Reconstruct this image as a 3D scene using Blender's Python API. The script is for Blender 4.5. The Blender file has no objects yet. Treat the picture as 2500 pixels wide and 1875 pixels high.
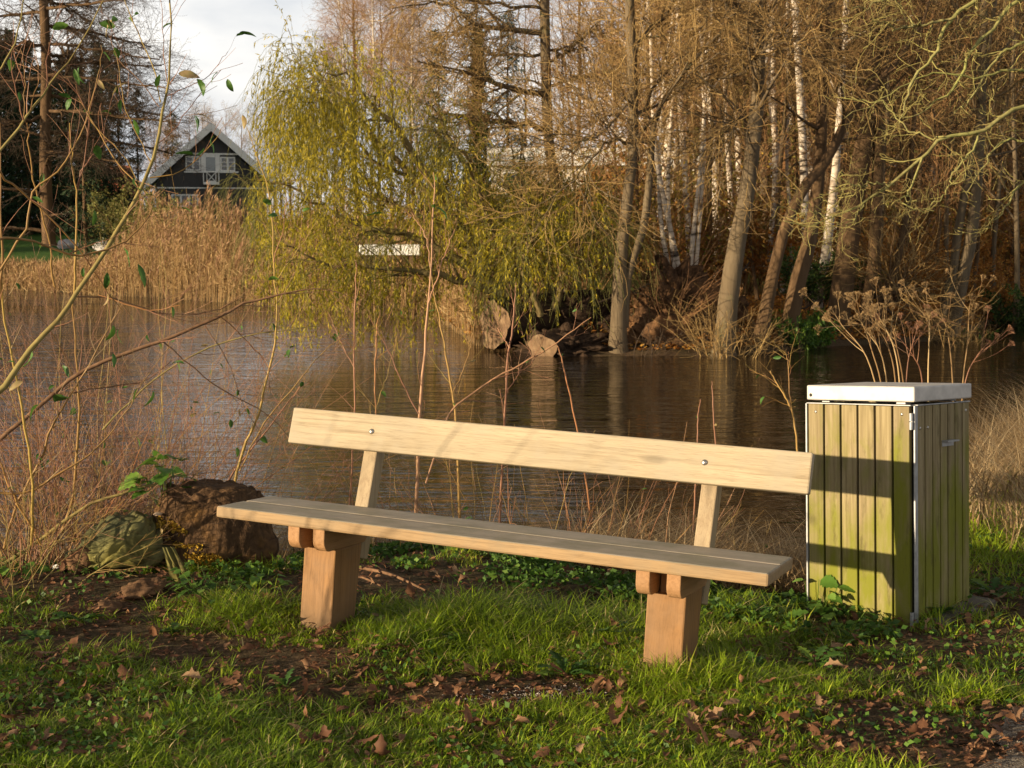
import bpy, bmesh, math, random
import numpy as np
from mathutils import Vector, Matrix, Euler
R_ = math.radians
S = bpy.context.scene
C = S.collection
rng = np.random.default_rng(7)
random.seed(7)

# ---------------------------------------------------------------- camera
PITCH = math.atan((937.5 - 560.0) / 3500.0)
CAM = np.array([0.0, 0.0, 1.72])
cd = bpy.data.cameras.new('camera'); cam = bpy.data.objects.new('camera', cd); C.objects.link(cam)
cd.sensor_width = 36.0; cd.lens = 3500.0 / 2500.0 * 36.0
cd.clip_start = 0.05; cd.clip_end = 3000.0
cd.dof.use_dof = True; cd.dof.focus_distance = 5.9; cd.dof.aperture_fstop = 11.0
cam.location = CAM; cam.rotation_euler = (math.pi / 2 - PITCH, 0, 0)
S.camera = cam

# ---------------------------------------------------------------- light
SUN_EL, SUN_AZ = 8.4, 61.5            # light travels to the right and away from the camera
LD = Vector((math.sin(R_(SUN_AZ)) * math.cos(R_(SUN_EL)), math.cos(R_(SUN_AZ)) * math.cos(R_(SUN_EL)), -math.sin(R_(SUN_EL))))
sd = bpy.data.lights.new('sun', 'SUN'); sun = bpy.data.objects.new('sun', sd); C.objects.link(sun)
sd.energy = 5.0; sd.angle = R_(0.5); sd.color = (1.0, 0.80, 0.53)
sun.rotation_euler = LD.to_track_quat('-Z', 'Y').to_euler()
W = bpy.data.worlds.new('World'); S.world = W; W.use_nodes = True
wt = W.node_tree; wt.nodes.clear()
def wn(t, **k):
    n = wt.nodes.new(t)
    for a, b in k.items(): setattr(n, a, b)
    return n
out = wn('ShaderNodeOutputWorld'); bg = wn('ShaderNodeBackground')
sky = wn('ShaderNodeTexSky', sky_type='NISHITA', sun_disc=False, sun_elevation=R_(SUN_EL), sun_rotation=R_(180 + SUN_AZ))
sky.dust_density = 2.0; sky.air_density = 1.2
tc = wn('ShaderNodeTexCoord'); mp = wn('ShaderNodeMapping'); mp.inputs['Scale'].default_value = (1.0, 1.0, 2.6)
mp.inputs['Location'].default_value = (0.35, 0.2, 0.1)
nz = wn('ShaderNodeTexNoise'); nz.inputs['Scale'].default_value = 3.4; nz.inputs['Detail'].default_value = 7; nz.inputs['Roughness'].default_value = 0.52
cr = wn('ShaderNodeValToRGB'); e = cr.color_ramp.elements
e[0].position = 0.40; e[0].color = (4.7, 4.9, 5.3, 1); e[1].position = 0.64; e[1].color = (8.6, 8.2, 7.7, 1)
mx = wn('ShaderNodeMix', data_type='RGBA'); mx.inputs['Factor'].default_value = 0.86
L_ = wt.links.new
L_(tc.outputs['Generated'], mp.inputs['Vector']); L_(mp.outputs[0], nz.inputs['Vector']); L_(nz.outputs[0], cr.inputs[0])
L_(sky.outputs[0], mx.inputs['A']); L_(cr.outputs[0], mx.inputs['B'])
sxyz = wn('ShaderNodeSeparateXYZ'); L_(tc.outputs['Generated'], sxyz.inputs[0])      # sky dimmed towards the zenith to cut the fill light
mr = wn('ShaderNodeMapRange'); L_(sxyz.outputs[2], mr.inputs[0])
for i_, v_ in zip((1, 2, 3, 4), (.25, .70, 1.0, .20)): mr.inputs[i_].default_value = v_
vm = wn('ShaderNodeVectorMath', operation='SCALE'); L_(mx.outputs['Result'], vm.inputs[0]); L_(mr.outputs[0], vm.inputs['Scale']); L_(vm.outputs[0], bg.inputs['Color'])
bg.inputs['Strength'].default_value = 0.090
L_(bg.outputs[0], out.inputs[0])
S.view_settings.view_transform = 'Standard'; S.view_settings.look = 'None'
S.view_settings.exposure = 0.86; S.view_settings.gamma = 1.0
S.cycles.max_bounces = 6; S.cycles.transparent_max_bounces = 4
S.cycles.diffuse_bounces = 3; S.cycles.glossy_bounces = 3
S.cycles.caustics_reflective = False; S.cycles.caustics_refractive = False

# ---------------------------------------------------------------- projection helpers
cp, sp = math.cos(PITCH), math.sin(PITCH)
def at(px, py, d):
    """world point seen at photo pixel (2500 x 1875) at distance d along y"""
    u = (px - 1250.0) / 3500.0; v = (937.5 - py) / 3500.0
    r = np.array([u, cp + v * sp, -sp + v * cp])
    return CAM + r * (d / r[1])

# ---------------------------------------------------------------- terrain heights
WZ = -0.30
NX = [-60, -8, -4, -2.4, -1.2, -0.3, 0.5, 1.2, 1.7, 2.3, 3.0, 4.5, 8, 30, 80]
NY = [12, 8.6, 8.5, 8.45, 8.7, 9.0, 8.35, 7.8, 7.75, 8.6, 10.5, 13.0, 16, 18, 20]
FX = [-90, -60, -17.4, -9.5, -4.5, -1.6, -0.65, 0.98, 3.4, 5.7, 7.8, 12, 25, 60, 90]
FY = [66, 60, 48.8, 41.6, 36.0, 32.0, 25.2, 22.9, 22.9, 24.9, 26, 34, 45, 60, 66]
def sm(t):
    t = np.clip(t, 0, 1); return t * t * (3 - 2 * t)
def bumps(x, y):
    return (0.020 * np.sin(2.3 * x + 1.1 * y) * np.sin(1.7 * y - 0.6 * x) + 0.010 * np.sin(6.1 * x + 2) * np.sin(5.3 * y + 1) + 0.006 * np.sin(13 * x + 3 * y) * np.sin(11 * y))
def height(x, y):
    x = np.asarray(x, float); y = np.asarray(y, float)
    s = np.interp(x, NX, NY) - y
    land = 0.045 + bumps(x, y) - 0.02 * np.clip(x - 1.2, 0, 3)*0 + 0.03 * np.clip(-(x + 1.2), 0, 3)
    near = np.where(s > 0, WZ + (land - WZ) * sm(s / 2.0) ** 0.8, WZ + np.maximum(s * 0.35, -0.9))
    q = y - np.interp(x, FX, FY)
    far = np.where(q > 0, WZ + 0.42 * sm(q / 1.3) + 0.02 * np.clip(q, 0, 10) + 0.062 * np.clip(q - 10, 0, 32) + 0.08 * bumps(x * .2, y * .2) * 10,
                   WZ + np.maximum(q * 0.35, -0.9))
    mid = (np.interp(x, NX, NY) + np.interp(x, FX, FY)) / 2
    return np.where(y < mid, near, far)
def h1(x, y): return float(height(np.array([x]), np.array([y]))[0])

# ---------------------------------------------------------------- value noise (placement density only)
_perm = rng.random((64, 64))
def vnoise(x, y, s):
    x = np.asarray(x) * s; y = np.asarray(y) * s
    xi = np.floor(x).astype(int); yi = np.floor(y).astype(int); fx = sm(x - xi); fy = sm(y - yi)
    g = lambda a, b: _perm[a % 64, b % 64]
    return (g(xi, yi) * (1 - fx) + g(xi + 1, yi) * fx) * (1 - fy) + (g(xi, yi + 1) * (1 - fx) + g(xi + 1, yi + 1) * fx) * fy

# ---------------------------------------------------------------- mesh building
class MB:
    def __init__(self): self.v = []; self.q = []; self.t = []; self.r = []; self.n = 0
    def add(self, v, quads=None, tris=None, rnd=0.5):
        v = np.asarray(v, np.float32).reshape(-1, 3); self.v.append(v)
        if quads is not None and len(quads): self.q.append(np.asarray(quads, np.int64).reshape(-1, 4) + self.n)
        if tris is not None and len(tris): self.t.append(np.asarray(tris, np.int64).reshape(-1, 3) + self.n)
        self.r.append(np.broadcast_to(np.asarray(rnd, np.float32), (len(v),)))
        self.n += len(v)
    def mesh(self, name, mat, smooth=True, origin=None):
        v = np.concatenate(self.v); r = np.concatenate(self.r)
        if origin is not None: v = v - np.asarray(origin, np.float32)
        q = np.concatenate(self.q) if self.q else np.zeros((0, 4), np.int64)
        t = np.concatenate(self.t) if self.t else np.zeros((0, 3), np.int64)
        me = bpy.data.meshes.new(name)
        me.vertices.add(len(v)); me.vertices.foreach_set('co', v.ravel())
        loops = np.concatenate([q.ravel(), t.ravel()]).astype(np.int32)
        me.loops.add(len(loops)); me.loops.foreach_set('vertex_index', loops)
        tot = np.concatenate([np.full(len(q), 4), np.full(len(t), 3)]).astype(np.int32)
        st = np.concatenate([[0], np.cumsum(tot)[:-1]]).astype(np.int32)
        me.polygons.add(len(tot)); me.polygons.foreach_set('loop_start', st); me.polygons.foreach_set('loop_total', tot)
        a = me.attributes.new('rnd', 'FLOAT', 'POINT'); a.data.foreach_set('value', r.astype(np.float32))
        me.polygons.foreach_set('use_smooth', np.full(len(tot), smooth))
        me.materials.append(mat); me.update(calc_edges=True); me.validate()
        return me
    def build(self, name, mat, parent=None, smooth=True, origin=None):
        me = self.mesh(name, mat, smooth, origin)
        o = bpy.data.objects.new(name, me); C.objects.link(o)
        if origin is not None: o.location = origin
        if parent is not None: o.parent = parent
        return o

def unit(a): return a / np.maximum(np.linalg.norm(a, axis=-1, keepdims=True), 1e-9)
def tubes(mb, P, Rr, sides=5, rnd=None, cap=False):
    P = np.asarray(P, float); Rr = np.asarray(Rr, float)
    if P.ndim == 2: P = P[None]; Rr = Rr[None]
    N, K, _ = P.shape
    if N == 0: return
    T = np.empty_like(P); T[:, 1:-1] = P[:, 2:] - P[:, :-2]; T[:, 0] = P[:, 1] - P[:, 0]; T[:, -1] = P[:, -1] - P[:, -2]
    T = unit(T)
    up = np.where(np.abs(T[:, :1, 2:3]) > 0.8, np.array([1.0, 0.13, 0]), np.array([0, 0.1, 1.0])); up = np.broadcast_to(up, T.shape)
    A = unit(np.cross(T, up)); B = np.cross(T, A)
    th = np.arange(sides) / sides * 2 * math.pi
    ring = A[:, :, None] * np.cos(th)[:, None] + B[:, :, None] * np.sin(th)[:, None]
    V = P[:, :, None] + ring * Rr[:, :, None, None]
    idx = np.arange(N * K * sides).reshape(N, K, sides)
    a = idx[:, :-1]; b = idx[:, 1:]
    q = np.stack([a, np.roll(a, -1, 2), np.roll(b, -1, 2), b], -1).reshape(-1, 4)
    if rnd is None: rnd = rng.random(N)
    rv = np.repeat(np.broadcast_to(np.asarray(rnd, float).reshape(-1), (N,)), K * sides)
    tr = None
    V = V.reshape(-1, 3)
    if cap:
        ce = P[:, -1]; base = len(V); V = np.concatenate([V, ce]); rv = np.concatenate([rv, np.full(N, .5)])
        e_ = idx[:, -1]; tr = np.stack([e_, np.roll(e_, -1, 1), np.broadcast_to((base + np.arange(N))[:, None], e_.shape)], -1).reshape(-1, 3)
    mb.add(V, q, tr, rv)

def leaves(mb, pos, dirs, length, width, rnd=None, fold=0.15):
    """rhombic leaf-sized faces: base, two shoulders, tip, slightly folded"""
    N = len(pos)
    if N == 0: return
    d = unit(np.asarray(dirs, float)); rv = rng.normal(size=(N, 3)); s = unit(np.cross(d, rv)); n = np.cross(s, d)
    L = np.broadcast_to(np.asarray(length, float), (N,))[:, None]; Wd = np.broadcast_to(np.asarray(width, float), (N,))[:, None]
    m = pos + d * L * 0.45
    V = np.stack([pos, m + s * Wd + n * Wd * fold, pos + d * L, m - s * Wd + n * Wd * fold], 1)
    i = np.arange(N)[:, None] * 4
    mb.add(V, i + np.array([0, 1, 2, 3]), None, np.repeat(rng.random(N) if rnd is None else rnd, 4))

def lerp_poly(P, t):
    """P (N,K,3), t (N,M) in 0..1 -> points, tangents"""
    N, K, _ = P.shape
    f = np.clip(t, 0, 0.9999) * (K - 1); i = f.astype(int); w = (f - i)[..., None]
    n = np.arange(N)[:, None]
    return P[n, i] * (1 - w) + P[n, i + 1] * w, unit(P[n, i + 1] - P[n, i])
def lerp_rad(Rr, t):
    N, K = Rr.shape; f = np.clip(t, 0, 0.9999) * (K - 1); i = f.astype(int); w = f - i; n = np.arange(N)[:, None]
    return Rr[n, i] * (1 - w) + Rr[n, i + 1] * w

def spawn(P, Rr, per, tmin, tmax, ang, length, K=5, up=0.0, jit=0.12, rk=0.6, rtip=0.002, taper=None, flat=0.0, fixed_dir=None, rmax=None, g=None):
    """grow `per` children on every parent polyline; up bends towards +z (negative droops)"""
    g = g or rng
    N = len(P); t = tmin + (tmax - tmin) * (np.arange(per)[None] + g.random((N, per))) / per
    p, T = lerp_poly(P, t); r = lerp_rad(Rr, t) * rk
    if rmax is not None: r = np.minimum(r, rmax)
    p = p.reshape(-1, 3); T = T.reshape(-1, 3); r = r.reshape(-1); t = t.reshape(-1); M = len(p)
    rv = g.normal(size=(M, 3)); rv[:, 2] *= (1 - flat)
    side = unit(rv - T * (rv * T).sum(1, keepdims=True))
    a = R_(ang) * (0.75 + 0.5 * g.random(M))[:, None]
    d = unit(T * np.cos(a) + side * np.sin(a))
    if fixed_dir is not None: d = unit(d + np.asarray(fixed_dir))
    le = length * (0.6 + 0.7 * g.random(M))
    if taper is not None: le = le * (1 - taper * t)
    st = (le / (K - 1))[:, None]
    out_ = [p]; cur = p
    for k in range(K - 1):
        d = unit(d + g.normal(size=(M, 3)) * jit + np.array([0, 0, up]))
        cur = cur + d * st; out_.append(cur)
    Q = np.stack(out_, 1)
    f = np.linspace(1, 0, K)[None]
    Rq = np.maximum(r[:, None] * f, np.minimum(rtip, r[:, None]))
    return Q, Rq

def smooth_poly(pts, n):
    """Catmull-Rom through rows of pts (any number of columns)"""
    p = np.asarray(pts, float); p = np.vstack([2 * p[0] - p[1], p, 2 * p[-1] - p[-2]])
    K = len(p) - 3; t = np.linspace(0, K - 1e-6, n); i = t.astype(int); f = (t - i)[:, None]
    a, b, c, d = p[i], p[i + 1], p[i + 2], p[i + 3]
    return 0.5 * (2 * b + (c - a) * f + (2 * a - 5 * b + 4 * c - d) * f ** 2 + (3 * b - a - 3 * c + d) * f ** 3)
def pxpoly(pts, d, n, d2=None):
    """pixel polyline rows (px, py, width_px) at distance d (to d2 at its end) -> points, radii"""
    q = smooth_poly(pts, n); dd = np.linspace(d, d if d2 is None else d2, n)
    P = np.array([at(a[0], a[1], z) for a, z in zip(q, dd)]); Rr = np.maximum(q[:, 2], 0.8) / 3500.0 * dd / 2
    return P, Rr

# ---------------------------------------------------------------- object helpers
def tag(o, label=None, cat=None, group=None, kind=None):
    if label: o['label'] = label
    if cat: o['category'] = cat
    if group: o['group'] = group
    if kind: o['kind'] = kind
    return o
def empty(name, loc, label, cat, group=None, rot=None):
    o = bpy.data.objects.new(name, None); C.objects.link(o); o.location = loc; o.empty_display_size = 0.1
    if rot is not None: o.rotation_euler = rot
    return tag(o, label, cat, group)
def child(o, parent):
    """parent a world-space mesh to a thing placed by location only"""
    o.parent = parent; o.matrix_parent_inverse = Matrix.Translation(parent.location).inverted(); return o

def box(mb, lo, hi, bev=0.0, rnd=0.5):
    bm = bmesh.new(); bmesh.ops.create_cube(bm, size=1.0)
    lo = Vector(lo); hi = Vector(hi); c = (lo + hi) / 2; s = hi - lo
    for v in bm.verts: v.co = Vector((v.co.x * s.x, v.co.y * s.y, v.co.z * s.z)) + c
    if bev > 0: bmesh.ops.bevel(bm, geom=bm.edges[:], offset=bev, segments=2, affect='EDGES', profile=0.5)
    bm_to(mb, bm, rnd)
def bm_to(mb, bm, rnd=0.5):
    bmesh.ops.recalc_face_normals(bm, faces=bm.faces[:])
    bm.verts.index_update(); v = [tuple(x.co) for x in bm.verts]; q = []; t = []
    for f in bm.faces:
        ix = [x.index for x in f.verts]
        if len(ix) == 4: q.append(ix)
        elif len(ix) == 3: t.append(ix)
        else:
            for i in range(1, len(ix) - 1): t.append([ix[0], ix[i], ix[i + 1]])
    bm.free(); mb.add(v, q, t, rnd)
def prism(mb, prof, x0, x1, bev=0.0, rnd=0.5):
    """profile in the y-z plane extruded along x"""
    bm = bmesh.new(); vs = [bm.verts.new((x0, a, b)) for a, b in prof]; f = bm.faces.new(vs)
    r = bmesh.ops.extrude_face_region(bm, geom=[f])
    for v in r['geom']:
        if isinstance(v, bmesh.types.BMVert): v.co.x = x1
    if bev > 0: bmesh.ops.bevel(bm, geom=bm.edges[:], offset=bev, segments=2, affect='EDGES', profile=0.5)
    bm_to(mb, bm, rnd)
def dome(mb, c, axis, r, hgt, n=14):
    """button-head bolt"""
    ax = unit(np.asarray(axis, float)); a = unit(np.cross(ax, [0.3, 0.2, 0.9])); b = np.cross(ax, a); V = []; rings = 5
    for k in range(rings):
        f = k / (rings - 1) * math.pi / 2
        for j in range(n):
            th = j / n * 2 * math.pi
            V.append(np.asarray(c) + (a * math.cos(th) + b * math.sin(th)) * r * max(math.cos(f), .02) + ax * hgt * math.sin(f))
    q = [[k * n + j, k * n + (j + 1) % n, (k + 1) * n + (j + 1) % n, (k + 1) * n + j] for k in range(rings - 1) for j in range(n)]
    mb.add(V, q)
def lump(mb, c, rad, seed, rough=0.3, sub=4, freq=2.2, squash=None):
    """rough solid: icosphere pushed about by layered noise"""
    from mathutils import noise
    bm = bmesh.new(); bmesh.ops.create_icosphere(bm, subdivisions=sub, radius=1.0)
    for v in bm.verts:
        p = v.co.copy(); o = Vector((seed * 3.1, seed * 1.7, seed))
        d = noise.fractal(p * freq + o, 0.9, 2.1, 5) * rough + abs(noise.noise(p * freq * 2.3 + o)) * rough * 0.5
        v.co = p * (1 + d)
        v.co = Vector((v.co.x * rad[0] + c[0], v.co.y * rad[1] + c[1], v.co.z * rad[2] + c[2]))
    bm_to(mb, bm)

# ---------------------------------------------------------------- materials
def mat_new(name):
    m = bpy.data.materials.new(name); m.use_nodes = True; nt = m.node_tree; nt.nodes.clear()
    o = nt.nodes.new('ShaderNodeOutputMaterial'); return m, nt, o
def ramp(nt, stops):
    r = nt.nodes.new('ShaderNodeValToRGB'); el = r.color_ramp.elements
    while len(el) < len(stops): el.new(0.5)
    for x, (p, c) in zip(el, stops): x.position = p; x.color = (*c, 1)
    return r
def noise_n(nt, vec, scale, detail=5, rough=0.55, stretch=None, dist=0.0):
    if stretch is not None:
        mp_ = nt.nodes.new('ShaderNodeMapping'); mp_.inputs['Scale'].default_value = stretch; nt.links.new(vec, mp_.inputs['Vector']); vec = mp_.outputs[0]
    n = nt.nodes.new('ShaderNodeTexNoise'); n.inputs['Scale'].default_value = scale; n.inputs['Detail'].default_value = detail
    n.inputs['Roughness'].default_value = rough; n.inputs['Distortion'].default_value = dist
    nt.links.new(vec, n.inputs['Vector']); return n.outputs[0]
def mixc(nt, fac, a, b, mode='MIX'):
    m = nt.nodes.new('ShaderNodeMix'); m.data_type = 'RGBA'; m.blend_type = mode
    for s, x in ((0, fac), (6, a), (7, b)):
        if hasattr(x, 'links') or isinstance(x, bpy.types.NodeSocket): nt.links.new(x, m.inputs[s])
        elif s == 0: m.inputs[0].default_value = x
        else: m.inputs[s].default_value = (*x, 1) if len(x) == 3 else x
    return m.outputs[2]
def rangen(nt, x, a, b, c=0.0, d=1.0):
    m = nt.nodes.new('ShaderNodeMapRange'); nt.links.new(x, m.inputs[0])
    for i, v in zip((1, 2, 3, 4), (a, b, c, d)): m.inputs[i].default_value = v
    return m.outputs[0]
def finish(nt, o, col, rough=0.8, bump=None, bdist=0.01, bstr=0.6, trans=0.0, tcol=None, spec=0.3, metal=0.0):
    b = nt.nodes.new('ShaderNodeBsdfPrincipled'); b.inputs['Metallic'].default_value = metal
    b.inputs['Specular IOR Level'].default_value = spec
    if isinstance(rough, (int, float)): b.inputs['Roughness'].default_value = rough
    else: nt.links.new(rough, b.inputs['Roughness'])
    if isinstance(col, bpy.types.NodeSocket): nt.links.new(col, b.inputs['Base Color'])
    else: b.inputs['Base Color'].default_value = (*col, 1)
    if bump is not None:
        bn = nt.nodes.new('ShaderNodeBump'); bn.inputs['Distance'].default_value = bdist; bn.inputs['Strength'].default_value = bstr
        nt.links.new(bump, bn.inputs['Height']); nt.links.new(bn.outputs[0], b.inputs['Normal'])
    sh = b.outputs[0]
    if trans > 0:
        t = nt.nodes.new('ShaderNodeBsdfTranslucent')
        tc_ = tcol if tcol is not None else col
        if isinstance(tc_, bpy.types.NodeSocket): nt.links.new(tc_, t.inputs[0])
        else: t.inputs[0].default_value = (*tc_, 1)
        m = nt.nodes.new('ShaderNodeMixShader'); m.inputs[0].default_value = trans
        nt.links.new(sh, m.inputs[1]); nt.links.new(t.outputs[0], m.inputs[2]); sh = m.outputs[0]
    nt.links.new(sh, o.inputs[0])
def coords(nt, which='Object'):
    return nt.nodes.new('ShaderNodeTexCoord').outputs[which]
def attr(nt, name='rnd'):
    a = nt.nodes.new('ShaderNodeAttribute'); a.attribute_name = name; return a.outputs['Fac']
def m_var(name, stops, rough=0.7, trans=0.0, spec=0.25, scale=None, dark=None):
    """colour picked per leaf / blade / twig from a ramp"""
    m, nt, o = mat_new(name); r = ramp(nt, stops); nt.links.new(attr(nt), r.inputs[0]); c = r.outputs[0]
    if scale:
        n = noise_n(nt, coords(nt), scale, 3); c = mixc(nt, rangen(nt, n, .35, .65), c, dark, 'MIX')
    finish(nt, o, c, rough, trans=trans, spec=spec); return m
def m_bark(name, c1, c2, c3=None, scale=7, stretch=(1, 1, 0.22), bd=0.02, moss=None, mscale=1.5, mlo=.5, mhi=.62):
    m, nt, o = mat_new(name); v = coords(nt)
    n = noise_n(nt, v, scale, 6, .62, stretch, 0.4); c = ramp(nt, [(.32, c1), (.68, c2)]); nt.links.new(n, c.inputs[0]); c = c.outputs[0]
    if c3:
        n2 = noise_n(nt, v, 1.3, 4); c = mixc(nt, rangen(nt, n2, .45, .65), c, c3)
    if moss:
        n3 = noise_n(nt, v, mscale, 6, .6); c = mixc(nt, rangen(nt, n3, mlo, mhi), c, moss)
    finish(nt, o, c, .9, bump=n, bdist=bd, bstr=.9, spec=.15); return m
def m_plain(name, col, rough=.5, metal=0.0, var=0.25, scale=6, spec=.4, bump=0.0):
    m, nt, o = mat_new(name); n = noise_n(nt, coords(nt), scale, 6, .6)
    dk = tuple(x * (1 - var) for x in col); lt = tuple(min(1, x * (1 + var)) for x in col)
    c = ramp(nt, [(.3, dk), (.7, lt)]); nt.links.new(n, c.inputs[0])
    finish(nt, o, c.outputs[0], rough, bump=n if bump else None, bdist=bump, metal=metal, spec=spec); return m

def m_timber(name, base, dark, grey, axis, greyamt=0.3, fleck=0.5, top=None, soil=False):
    """sawn hardwood: long fibres along one axis, pores, slow tonal bands, greyed patches"""
    m, nt, o = mat_new(name); v = coords(nt)
    def st(l, c): s = [c, c, c]; s[axis] = l; return tuple(s)
    fib = noise_n(nt, v, 1.0, 6, .65, st(2.2, 70), 0.6)
    band = noise_n(nt, v, 1.0, 4, .5, st(0.7, 11), 1.2)
    pore = noise_n(nt, v, 1.0, 3, .6, st(14, 420))
    c = ramp(nt, [(.30, dark), (.52, base), (.75, tuple(min(1, x * 1.12) for x in base))]); nt.links.new(fib, c.inputs[0])
    c = mixc(nt, rangen(nt, band, .38, .66, 0, .45), c.outputs[0], tuple(x * .72 for x in base))
    c = mixc(nt, rangen(nt, pore, .56, .66, 0, fleck), c, tuple(x * .62 for x in dark))
    blot = noise_n(nt, v, 5.0, 6, .62); c = mixc(nt, rangen(nt, blot, .46, .68, 0, greyamt), c, grey)
    stain = noise_n(nt, v, 2.3, 7, .7); c = mixc(nt, rangen(nt, stain, .63, .72, 0, .35), c, tuple(x * .45 for x in base))
    kn = nt.nodes.new('ShaderNodeTexVoronoi'); kn.inputs['Scale'].default_value = 1.0; km = nt.nodes.new('ShaderNodeMapping'); km.inputs['Scale'].default_value = st(1.7, 5.5)
    nt.links.new(v, km.inputs['Vector']); nt.links.new(km.outputs[0], kn.inputs['Vector']); c = mixc(nt, rangen(nt, kn.outputs['Distance'], .12, .05, 0, .55), c, tuple(x * .38 for x in base))
    if top:
        nn = nt.nodes.new('ShaderNodeSeparateXYZ'); nt.links.new(coords(nt, 'Normal'), nn.inputs[0]); t_ = ramp(nt, [(.3, tuple(x * .72 for x in top)), (.6, top)]); nt.links.new(fib, t_.inputs[0])
        tg = mixc(nt, rangen(nt, blot, .42, .62, 0, .55), t_.outputs[0], (.21, .20, .125)); c = mixc(nt, rangen(nt, nn.outputs[2], .55, .9), c, tg)
    if soil:      # rain-splashed earth on the foot of the post
        sz = nt.nodes.new('ShaderNodeSeparateXYZ'); nt.links.new(v, sz.inputs[0]); ms = nt.nodes.new('ShaderNodeMath'); ms.operation = 'MULTIPLY_ADD'; nt.links.new(blot, ms.inputs[0]); ms.inputs[1].default_value = .30; nt.links.new(sz.outputs[2], ms.inputs[2])
        c = mixc(nt, rangen(nt, ms.outputs[0], .30, .12, 0, .55), c, (.12, .085, .05))
    finish(nt, o, c, .65, bump=pore, bdist=.0012, bstr=.6, spec=.22); return m

M = {}
OAK = (.62, .445, .255); OAKD = (.46, .31, .165); OAKG = (.44, .38, .27)
M['back'] = m_timber('pale_oak', (.41, .335, .225), (.25, .19, .115), (.335, .295, .225), 0, .6)
M['seat'] = m_timber('weathered_oak', (.335, .225, .118), (.20, .13, .066), (.24, .19, .125), 0, .5, .5, (.44, .375, .29))
M['post'] = m_timber('post_oak', (.36, .275, .17), (.24, .17, .10), (.30, .26, .19), 2, .3)
M['leg'] = m_timber('leg_oak', (.285, .15, .058), (.165, .082, .03), (.235, .15, .085), 2, .5, soil=True)
M['bearer'] = m_timber('bearer_oak', (.37, .205, .095), (.26, .135, .055), (.28, .19, .11), 1, .3)
M['steel'] = m_plain('bolt_steel', (.42, .40, .37), .35, .9, .15)
M['galv'] = m_plain('galvanised_steel', (.33, .335, .34), .5, .4, .22, 25)
M['lid'] = m_plain('lid_metal', (.50, .475, .44), .55, .2, .22, 9)
M['dark'] = m_plain('dark_gap', (.03, .028, .024), .9)
def m_binwood():
    m, nt, o = mat_new('algae_plank'); v = coords(nt)
    fib = noise_n(nt, v, 1.0, 6, .65, (60, 60, 2.0), .5); r = ramp(nt, [(.3, (.165, .125, .062)), (.55, (.275, .22, .115)), (.75, (.36, .295, .175))]); nt.links.new(fib, r.inputs[0])
    c = mixc(nt, rangen(nt, attr(nt), 0, 1, 0, .45), r.outputs[0], (.16, .125, .075))
    g = noise_n(nt, v, 1.0, 6, .62, (9, 9, 3.0), .3); sx = nt.nodes.new('ShaderNodeSeparateXYZ'); nt.links.new(v, sx.inputs[0])
    z = rangen(nt, sx.outputs[2], .95, .30, -.14, .12)
    ad = nt.nodes.new('ShaderNodeMath'); ad.operation = 'ADD'; nt.links.new(g, ad.inputs[0]); nt.links.new(z, ad.inputs[1])
    ad2 = nt.nodes.new('ShaderNodeMath'); ad2.operation = 'ADD'; nt.links.new(ad.outputs[0], ad2.inputs[0]); nt.links.new(rangen(nt, attr(nt), 0, 1, -.055, .055), ad2.inputs[1])
    c = mixc(nt, rangen(nt, ad2.outputs[0], .40, .66, 0, .92), c, (.155, .165, .012))
    s = noise_n(nt, v, 1.0, 5, .7, (22, 22, 5)); c = mixc(nt, rangen(nt, s, .55, .70, 0, .65), c, (.075, .06, .022))
    finish(nt, o, c, .8, bump=fib, bdist=.002, bstr=.6, spec=.2); return m
M['binwood'] = m_binwood()

# ================================================================ SETTING: ground, pond, path
def grid_axis(lo, hi, fine, step, grow, far_lo, far_hi):
    a = list(np.arange(lo, hi + 1e-6, step)); s = step
    while a[-1] < far_hi: s *= grow; a.append(a[-1] + s)
    s = step; b = []; x = lo
    while x > far_lo: s *= grow; x -= s; b.append(x)
    return np.array(b[::-1] + a)
gx = grid_axis(-3.6, 4.2, 0, .06, 1.09, -1400, 1400); gy = grid_axis(3.6, 10.5, 0, .06, 1.045, -700, 1500)
GX, GY = np.meshgrid(gx, gy); GZ = height(GX, GY)
nx, ny = len(gx), len(gy)
idx = np.arange(nx * ny).reshape(ny, nx)
gm = MB(); gm.add(np.stack([GX, GY, GZ], -1), np.stack([idx[:-1, :-1], idx[:-1, 1:], idx[1:, 1:], idx[1:, :-1]], -1))
q_ = GY - np.interp(GX, FX, FY)
lawn = sm((q_ - 6) / 5) * np.where(GX < -3 + 0.0 * GX, 1.0, sm((vnoise(GX + 90, GY + 40, .13) - .42) / .15) * .7) * sm((q_ - 2) / 3)
lawn = np.maximum(lawn, np.where((GY < 7.6) | ((GX > 2.6) & (GY < 13)), .0, 0))
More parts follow.
